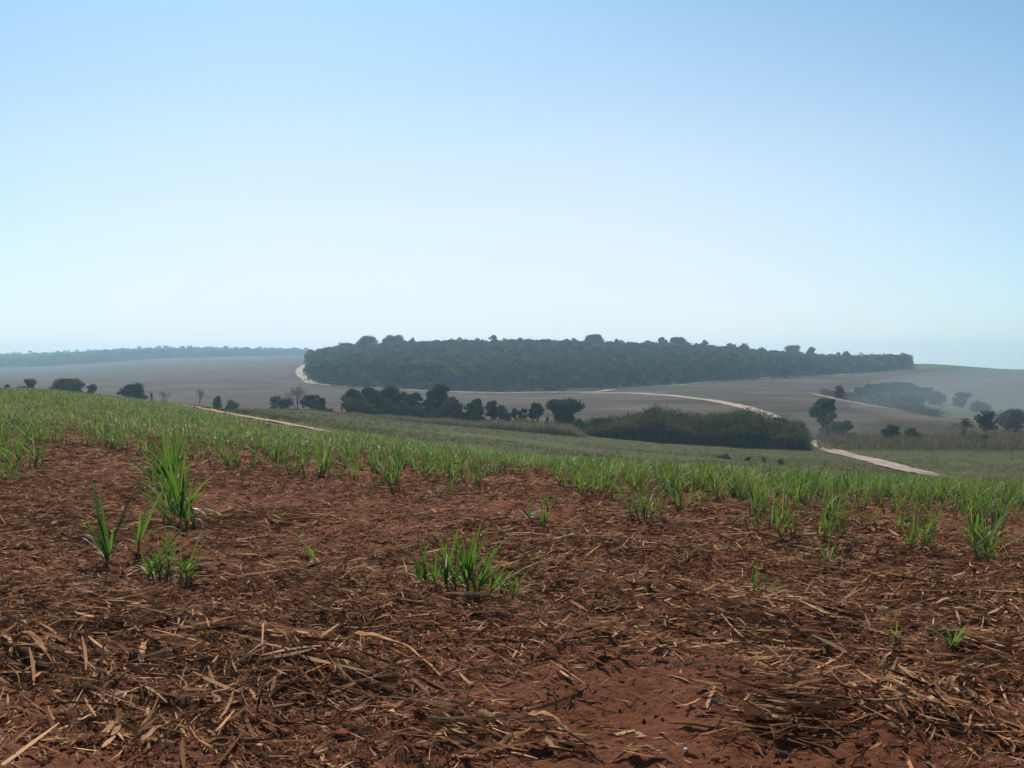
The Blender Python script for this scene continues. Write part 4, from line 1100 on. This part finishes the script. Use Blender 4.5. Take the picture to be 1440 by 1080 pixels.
for lab, px, Y, ty, w, st, ti in [
    ('small isolated bush at the left end of the little wood', 1179, 330, 542, 13, 'round', 0.3),
    ('low bush second from the left end of the little wood', 1197, 325, 550, 16, 'mound', 0.5),
    ('rounded tree starting the main body of the little wood', 1215, 330, 545, 20, 'round', 0.4),
    ('tree left of the crest of the little wood', 1231, 335, 540, 20, 'round', 0.35),
    ('topmost left tree of the little wood', 1247, 345, 538, 22, 'round', 0.3),
    ('topmost middle tree of the little wood', 1264, 345, 537, 22, 'round', 0.3),
    ('topmost right tree of the little wood', 1281, 340, 539, 22, 'round', 0.3),
    ('front left tree of the little wood', 1240, 305, 552, 22, 'round', 0.5),
    ('front middle tree of the little wood', 1262, 295, 554, 24, 'round', 0.5),
    ('front right tree of the little wood above the dark hedge', 1286, 285, 556, 24, 'round', 0.45),
    ('tree on the right shoulder of the little wood', 1299, 320, 545, 20, 'round', 0.35),
    ('last rounded tree at the right end of the little wood', 1317, 300, 551, 22, 'round', 0.4)]:
    tree(lab, px, Y, ty, w, 'tree', 'tree', GC, st, 0.3, 0.9, 0.0, 'tree', ti)
tree('lone rounded bush right of the little wood', 1353, 290, 552, 22, 'shrub', 'shrub', None, 'round', 0.26, 0.9, 0.0, 'tree', 0.45)
tree('pale green low bush right of the lone rounded bush', 1378, 270, 563, 30, 'shrub', 'shrub', None, 'mound', 0.24, 0.8, 0.0, 'greytree', 0.8)
hd = [at(1165, 555, 250), at(1215, 566, 240), at(1270, 576, 230), at(1330, 588, 210)]
hb = MB(); hp = np.array(hd); m_ = 9000
t = R.random(m_) * 3; i0 = np.minimum(t.astype(int), 2); q3 = hp[i0] + (hp[i0 + 1] - hp[i0]) * (t - i0)[:, None]
q3[:, 0] += R.normal(0, 1.1, m_); q3[:, 1] += 5 + R.normal(0, 1.6, m_); q3[:, 2] = HS(q3[:, 0], q3[:, 1]) + 2.3 * R.random(m_) * (0.4 + 0.9 * fbm(t * 6, t * 0, 2))
diamonds(hb, q3, 0.26 * R.uniform(0.6, 1.3, m_), np.clip(R.normal(0.15, 0.15, m_), 0, 1))
tag(hb.build('hedge', M['greytree']), 'low dark brown hedge along the track below the little wood', 'hedge')
for lab, px, py, w, hh in [('wide dark weed tuft in the dip of the lower field', 1020, 645, 24, 0.45), ('small dark weed tuft right of the wide one', 1052, 648, 9, 0.4),
                           ('rounded dark weed left of the pale road', 1075, 650, 7, 0.45), ('dark weed nearest the pale road', 1100, 652, 10, 0.4)]:
    b = at(px, py, 80)
    tp = 540 - F * ((b[2] + hh) / b[1] * CP + SP) / (CP - (b[2] + hh) / b[1] * SP)
    tree(lab, px, b[1], tp, w, 'weed', 'weed', 'dark weeds in the lower field', 'mound', 0.09, 0.6, 0.0, 'greytree', 0.35)


# ------------------------------------------------------------------ the wood on the hill (one mass) and the trees that rise out of it
def canopy(mb, X, Y, hgt, rad, n, leaf, tint, rg):
    Z = HS(X, Y); N = len(X)
    K = 5
    a = rg.random((N, K)) * 2 * PI; rr = rad[:, None] * 0.62 * np.sqrt(rg.random((N, K)))
    cc = np.stack([X[:, None] + rr * np.cos(a), Y[:, None] + rr * np.sin(a), (Z + hgt)[:, None] - rad[:, None] * (0.35 + 0.5 * rg.random((N, K)) + 0.4 * (rr / rad[:, None]) ** 2)], -1)
    cr = rad[:, None] * (0.38 + 0.22 * rg.random((N, K)))
    ct = np.clip(tint[:, None] + rg.normal(0, 0.1, (N, K)), 0, 1)
    u = unit(rg.normal(size=(N, K, n, 3))); u[..., 2] = np.where(u[..., 2] < -0.3, -u[..., 2], u[..., 2])
    C = cc[:, :, None] + u * (cr[..., None, None] * (0.7 + 0.4 * rg.random((N, K, n, 1))))
    tt = np.clip(ct[..., None] + rg.normal(0, 0.12, (N, K, n)), 0, 1)
    diamonds(mb, C.reshape(-1, 3), leaf * rg.uniform(0.6, 1.3, N * K * n), tt.ravel(), 0.7, (u + np.array([0, 0, 0.3])).reshape(-1, 3), rng=rg)


rg = np.random.default_rng(3)
gx, gy = np.meshgrid(np.arange(-160, 420, 6.4), np.arange(370, 930, 6.4))
X = gx.ravel() + rg.normal(0, 1.9, gx.size); Y = gy.ravel() + rg.normal(0, 1.9, gx.size)
px = 720 + F * X / Y
ok = (px > 432) & (px < 1279) & (Y > forest_front(px) + 3) & (Y < forest_back(px))
X, Y = X[ok], Y[ok]; px = px[ok]
front = np.clip((Y - forest_front(px)) / 14, 0, 1)
hg = (7.5 + 3.6 * rg.random(len(X)) + 1.6 * (rg.random(len(X)) < 0.05) + 1.6 * (fbm(X * 0.03, Y * 0.03, 2) - 0.5) * 2) * (0.72 + 0.28 * front)
ra = rg.uniform(2.2, 5.0, len(X))
fm = MB()
tint = np.clip(rg.normal(0.45, 0.27, len(X)), 0, 1)
canopy(fm, X, Y, hg, ra, 62, 0.45, tint, rg)
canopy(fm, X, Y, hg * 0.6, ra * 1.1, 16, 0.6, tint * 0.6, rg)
# understorey: the leafy face of the wood's front edge
fr = np.where(Y < forest_front(px) + 16)[0]
rid = np.repeat(fr, 150); m_ = len(rid)
C = np.stack([X[rid] + rg.normal(0, 2.6, m_), Y[rid] + rg.normal(0, 2.0, m_), np.zeros(m_)], 1)
C[:, 2] = HS(C[:, 0], C[:, 1]) + hg[rid] * 0.85 * rg.random(m_)
diamonds(fm, C, 0.5 * rg.uniform(0.6, 1.3, m_), np.clip(rg.normal(0.15, 0.12, m_), 0, 1), 0.6, rng=rg)
for i in fr:
    z = float(HS(X[i], Y[i]))
    tube(fm, [[X[i], Y[i], z - 0.3], [X[i] + rg.normal(0, .3), Y[i], z + hg[i] * 0.7]], [0.22, 0.12], 0.0, 4)
tag(fm.build('hill_wood', M['forest']), 'broad dark green wood covering the hill beyond the brown slope', 'wood', kind='stuff')

GE = 'trees rising above the wood on the hill'
for lab, px, Y, ty, w, st in [
    ('flat topped tree on the sloping left end of the wood', 464, 700, 486.5, 16, 'spread'),
    ('small tree tuft left of the two big domed trees', 491, 700, 481.5, 8, 'round'),
    ('left one of the two big domed trees on the skyline', 517, 700, 471, 26, 'spread'),
    ('right one of the two big domed trees on the skyline', 553, 705, 469.5, 27, 'spread'),
    ('little tree right of the two big domed trees', 579, 700, 474, 10, 'round'),
    ('small mushroom shaped tree high above the middle of the wood', 693, 715, 468.5, 11, 'spread'),
    ('wide domed tree on the skyline right of the middle', 834, 730, 471, 26, 'round'),
    ('small tufted tree right of the wide domed tree', 868, 735, 474.5, 9, 'round'),
    ('tall bushy tree where the skyline starts to fall', 931, 760, 474.5, 14, 'round'),
    ('spreading ragged tree on the falling skyline', 955, 770, 475, 22, 'round'),
    ('thin leaning tree top right of the ragged tree', 991, 785, 477, 9, 'round'),
    ('small rounded tree alone on the falling skyline', 1028, 795, 482.5, 12, 'round'),
    ('little tree on the falling skyline between two bigger trees', 1046, 800, 483, 11, 'round'),
    ('flat crowned tree on the right part of the skyline', 1114, 830, 483.5, 20, 'spread'),
    ('pointed tree right of the flat crowned tree', 1139, 840, 487.5, 12, 'round'),
    ('low rounded tree toward the right end of the skyline', 1190, 860, 493, 12, 'round'),
    ('small upright tree near the right end of the wood', 1243, 875, 496.5, 6, 'column'),
    ('last tree at the right end of the wood', 1270, 800, 501, 12, 'round')]:
    tree(lab, px, Y, ty, w, 'skyline_tree', 'tree', GE, st, 0.42, 0.75, 0.45 if st == 'round' else 0.0, 'forest', 0.35)

# the far wood on the left horizon
gx, gy = np.meshgrid(np.arange(-1500, -300, 11.5), np.arange(1470, 2450, 13))
X = gx.ravel() + rg.normal(0, 3.5, gx.size); Y = gy.ravel() + rg.normal(0, 3.5, gx.size); px = 720 + F * X / Y
wf = line([(-200, 1500), (140, 1500), (200, 1560), (300, 1650), (480, 1800)])
ok = (px > -120) & (px < 470) & (Y > wf(px)) & (Y < 2420)
X, Y = X[ok], Y[ok]
dm = MB()
canopy(dm, X, Y, rg.uniform(9, 14, len(X)) + 4 * (fbm(X * 0.015, Y * 0.015, 2) - 0.5) + 5.0 * (rg.random(len(X)) < 0.03), rg.uniform(5, 8.5, len(X)), 12, 1.5, np.clip(rg.normal(0.4, 0.18, len(X)), 0, 1), rg)
canopy(dm, X, Y, np.full(len(X), 6.5), np.full(len(X), 7.0), 10, 1.7, np.clip(rg.normal(0.3, 0.15, len(X)), 0, 1), rg)
tag(dm.build('distant_wood', M['forest']), 'hazy blue wood along the horizon on the left', 'wood', kind='stuff')

# ------------------------------------------------------------------ air
def haze_box(name, lo, hi, dens, colr):
    m, nt, nd, lk = new_mat(name)
    out = nd.new('ShaderNodeOutputMaterial'); v = nd.new('ShaderNodeVolumePrincipled')
    v.inputs['Density'].default_value = dens; v.inputs['Color'].default_value = (*colr, 1); v.inputs['Anisotropy'].default_value = 0.35
    lk.new(v.outputs[0], out.inputs['Volume'])
    V = np.array([[x, y, z] for x in (lo[0], hi[0]) for y in (lo[1], hi[1]) for z in (lo[2], hi[2])])
    Fq = [[0, 1, 3, 2], [4, 6, 7, 5], [0, 4, 5, 1], [2, 3, 7, 6], [0, 2, 6, 4], [1, 5, 7, 3]]
    return tag(mesh_np(name, V, Fq, m), kind='stuff')


HZ = haze_box('haze', (-5200, -950, float(GV[:, 2].min()) - 1.5), (5200, 2560, 27), 0.00032, (0.54, 0.80, 1.0))
HZ['label'] = 'thin pale haze lying over the whole valley'; HZ['category'] = 'haze'

# dust hanging over the track on the right
m, nt, nd, lk = new_mat('dust')
out = nd.new('ShaderNodeOutputMaterial'); v = nd.new('ShaderNodeVolumePrincipled')
v.inputs['Density'].default_value = 0.0022; v.inputs['Color'].default_value = (0.72, 0.84, 0.95, 1); v.inputs['Anisotropy'].default_value = 0.35
lk.new(v.outputs[0], out.inputs['Volume'])
bm = bmesh.new(); bmesh.ops.create_icosphere(bm, subdivisions=4, radius=1.0)
dV = np.array([q.co[:] for q in bm.verts]); dF = np.array([[q.index for q in f.verts] for f in bm.faces]); bm.free()
for lab, px, Y, rx, ry, rz in [('faint dust hanging over the right end of the valley', 1458, 235, 40, 72, 9),
                               ('wisp of dust by the road end beside the bushy tree', 1172, 182, 9, 14, 4)]:
    c = P(px, Y); c[2] += rz * 0.42
    tag(mesh_np('dust_cloud', dV * [rx, ry, rz], dF, m, smooth=True, loc=c), lab, 'dust', 'dust drifting in the valley', 'stuff')

# ------------------------------------------------------------------ light
SUN_EL, SUN_AZ = math.radians(45), math.radians(-13)          # azimuth from the view direction, to the left
w = bpy.data.worlds.new('World'); scene.world = w; w.use_nodes = True
nt = w.node_tree; nt.nodes.clear()
out = nt.nodes.new('ShaderNodeOutputWorld'); bg = nt.nodes.new('ShaderNodeBackground')
sky = nt.nodes.new('ShaderNodeTexSky'); sky.sky_type = 'NISHITA'; sky.sun_disc = False
sky.sun_elevation = SUN_EL; sky.sun_rotation = SUN_AZ
sky.air_density = 0.8; sky.dust_density = 0.8; sky.ozone_density = 5.0; sky.altitude = 0
bg.inputs['Strength'].default_value = 0.118
wb = nt.nodes.new('ShaderNodeMix'); wb.data_type = 'RGBA'; wb.blend_type = 'MULTIPLY'; wb.inputs['Factor'].default_value = 1.0
wb.inputs['B'].default_value = (0.70, 1.01, 0.97, 1)              # the camera's cool white balance
nt.links.new(sky.outputs[0], wb.inputs['A']); 
tcw = nt.nodes.new('ShaderNodeTexCoord'); sx = nt.nodes.new('ShaderNodeSeparateXYZ'); nt.links.new(tcw.outputs['Generated'], sx.inputs[0])
veil = nt.nodes.new('ShaderNodeValToRGB'); e = veil.color_ramp.elements        # high thin haze: thickest low down
for k, (p_, v_) in enumerate([(0.0, 0.95), (0.05, 0.90), (0.12, 0.74), (0.19, 0.57), (0.26, 0.34), (0.36, 0.10)]):
    q = e[k] if k < 2 else e.new(p_)
    q.position = p_; q.color = (v_, v_, v_, 1)
nt.links.new(sx.outputs['Z'], veil.inputs[0])
hx = nt.nodes.new('ShaderNodeVectorMath'); hx.operation = 'MULTIPLY'; hx.inputs[1].default_value = (1, 1, 0)
nt.links.new(tcw.outputs['Generated'], hx.inputs[0])
hn = nt.nodes.new('ShaderNodeVectorMath'); hn.operation = 'NORMALIZE'; nt.links.new(hx.outputs[0], hn.inputs[0])
dt = nt.nodes.new('ShaderNodeVectorMath'); dt.operation = 'DOT_PRODUCT'; a_ = math.radians(-4)
dt.inputs[1].default_value = (math.sin(a_), math.cos(a_), 0); nt.links.new(hn.outputs[0], dt.inputs[0])
mr = nt.nodes.new('ShaderNodeMapRange'); mr.inputs['From Min'].default_value = 0.84; mr.inputs['From Max'].default_value = 0.985
mr.inputs['To Min'].default_value = 0.45; mr.inputs['To Max'].default_value = 1.0; nt.links.new(dt.outputs['Value'], mr.inputs['Value'])
ml = nt.nodes.new('ShaderNodeMath'); ml.operation = 'MULTIPLY'; nt.links.new(veil.outputs[0], ml.inputs[0]); nt.links.new(mr.outputs[0], ml.inputs[1])
vm = nt.nodes.new('ShaderNodeMix'); vm.data_type = 'RGBA'; vm.inputs['B'].default_value = (0.81 / 0.118, 0.855 / 0.118, 0.91 / 0.118, 1)
nt.links.new(ml.outputs[0], vm.inputs['Factor']); nt.links.new(wb.outputs['Result'], vm.inputs['A']); nt.links.new(vm.outputs['Result'], bg.inputs['Color']); nt.links.new(bg.outputs[0], out.inputs['Surface'])
sun = bpy.data.lights.new('sun', 'SUN'); sun.energy = 5.0; sun.angle = math.radians(0.53); sun.color = (1.0, 0.93, 0.82)
so = bpy.data.objects.new('sun', sun); col.objects.link(so)
from mathutils import Vector
dv = Vector((math.sin(SUN_AZ) * math.cos(SUN_EL), math.cos(SUN_AZ) * math.cos(SUN_EL), math.sin(SUN_EL)))
so.rotation_euler = dv.to_track_quat('Z', 'Y').to_euler()

cam = bpy.data.cameras.new('camera'); co = bpy.data.objects.new('camera', cam); col.objects.link(co)
cam.sensor_width = 36; cam.lens = 36 * F / 1440; cam.clip_start = 0.05; cam.clip_end = 60000
co.location = (0, 0, 0); co.rotation_euler = (PI / 2 - PITCH, 0, 0)
scene.camera = co
scene.view_settings.view_transform = 'Standard'; scene.view_settings.look = 'None'
scene.view_settings.exposure = 0.1; scene.view_settings.gamma = 1.0
scene.cycles.max_bounces = 6; scene.cycles.transparent_max_bounces = 4; scene.cycles.volume_bounces = 1
scene.cycles.use_denoising = True
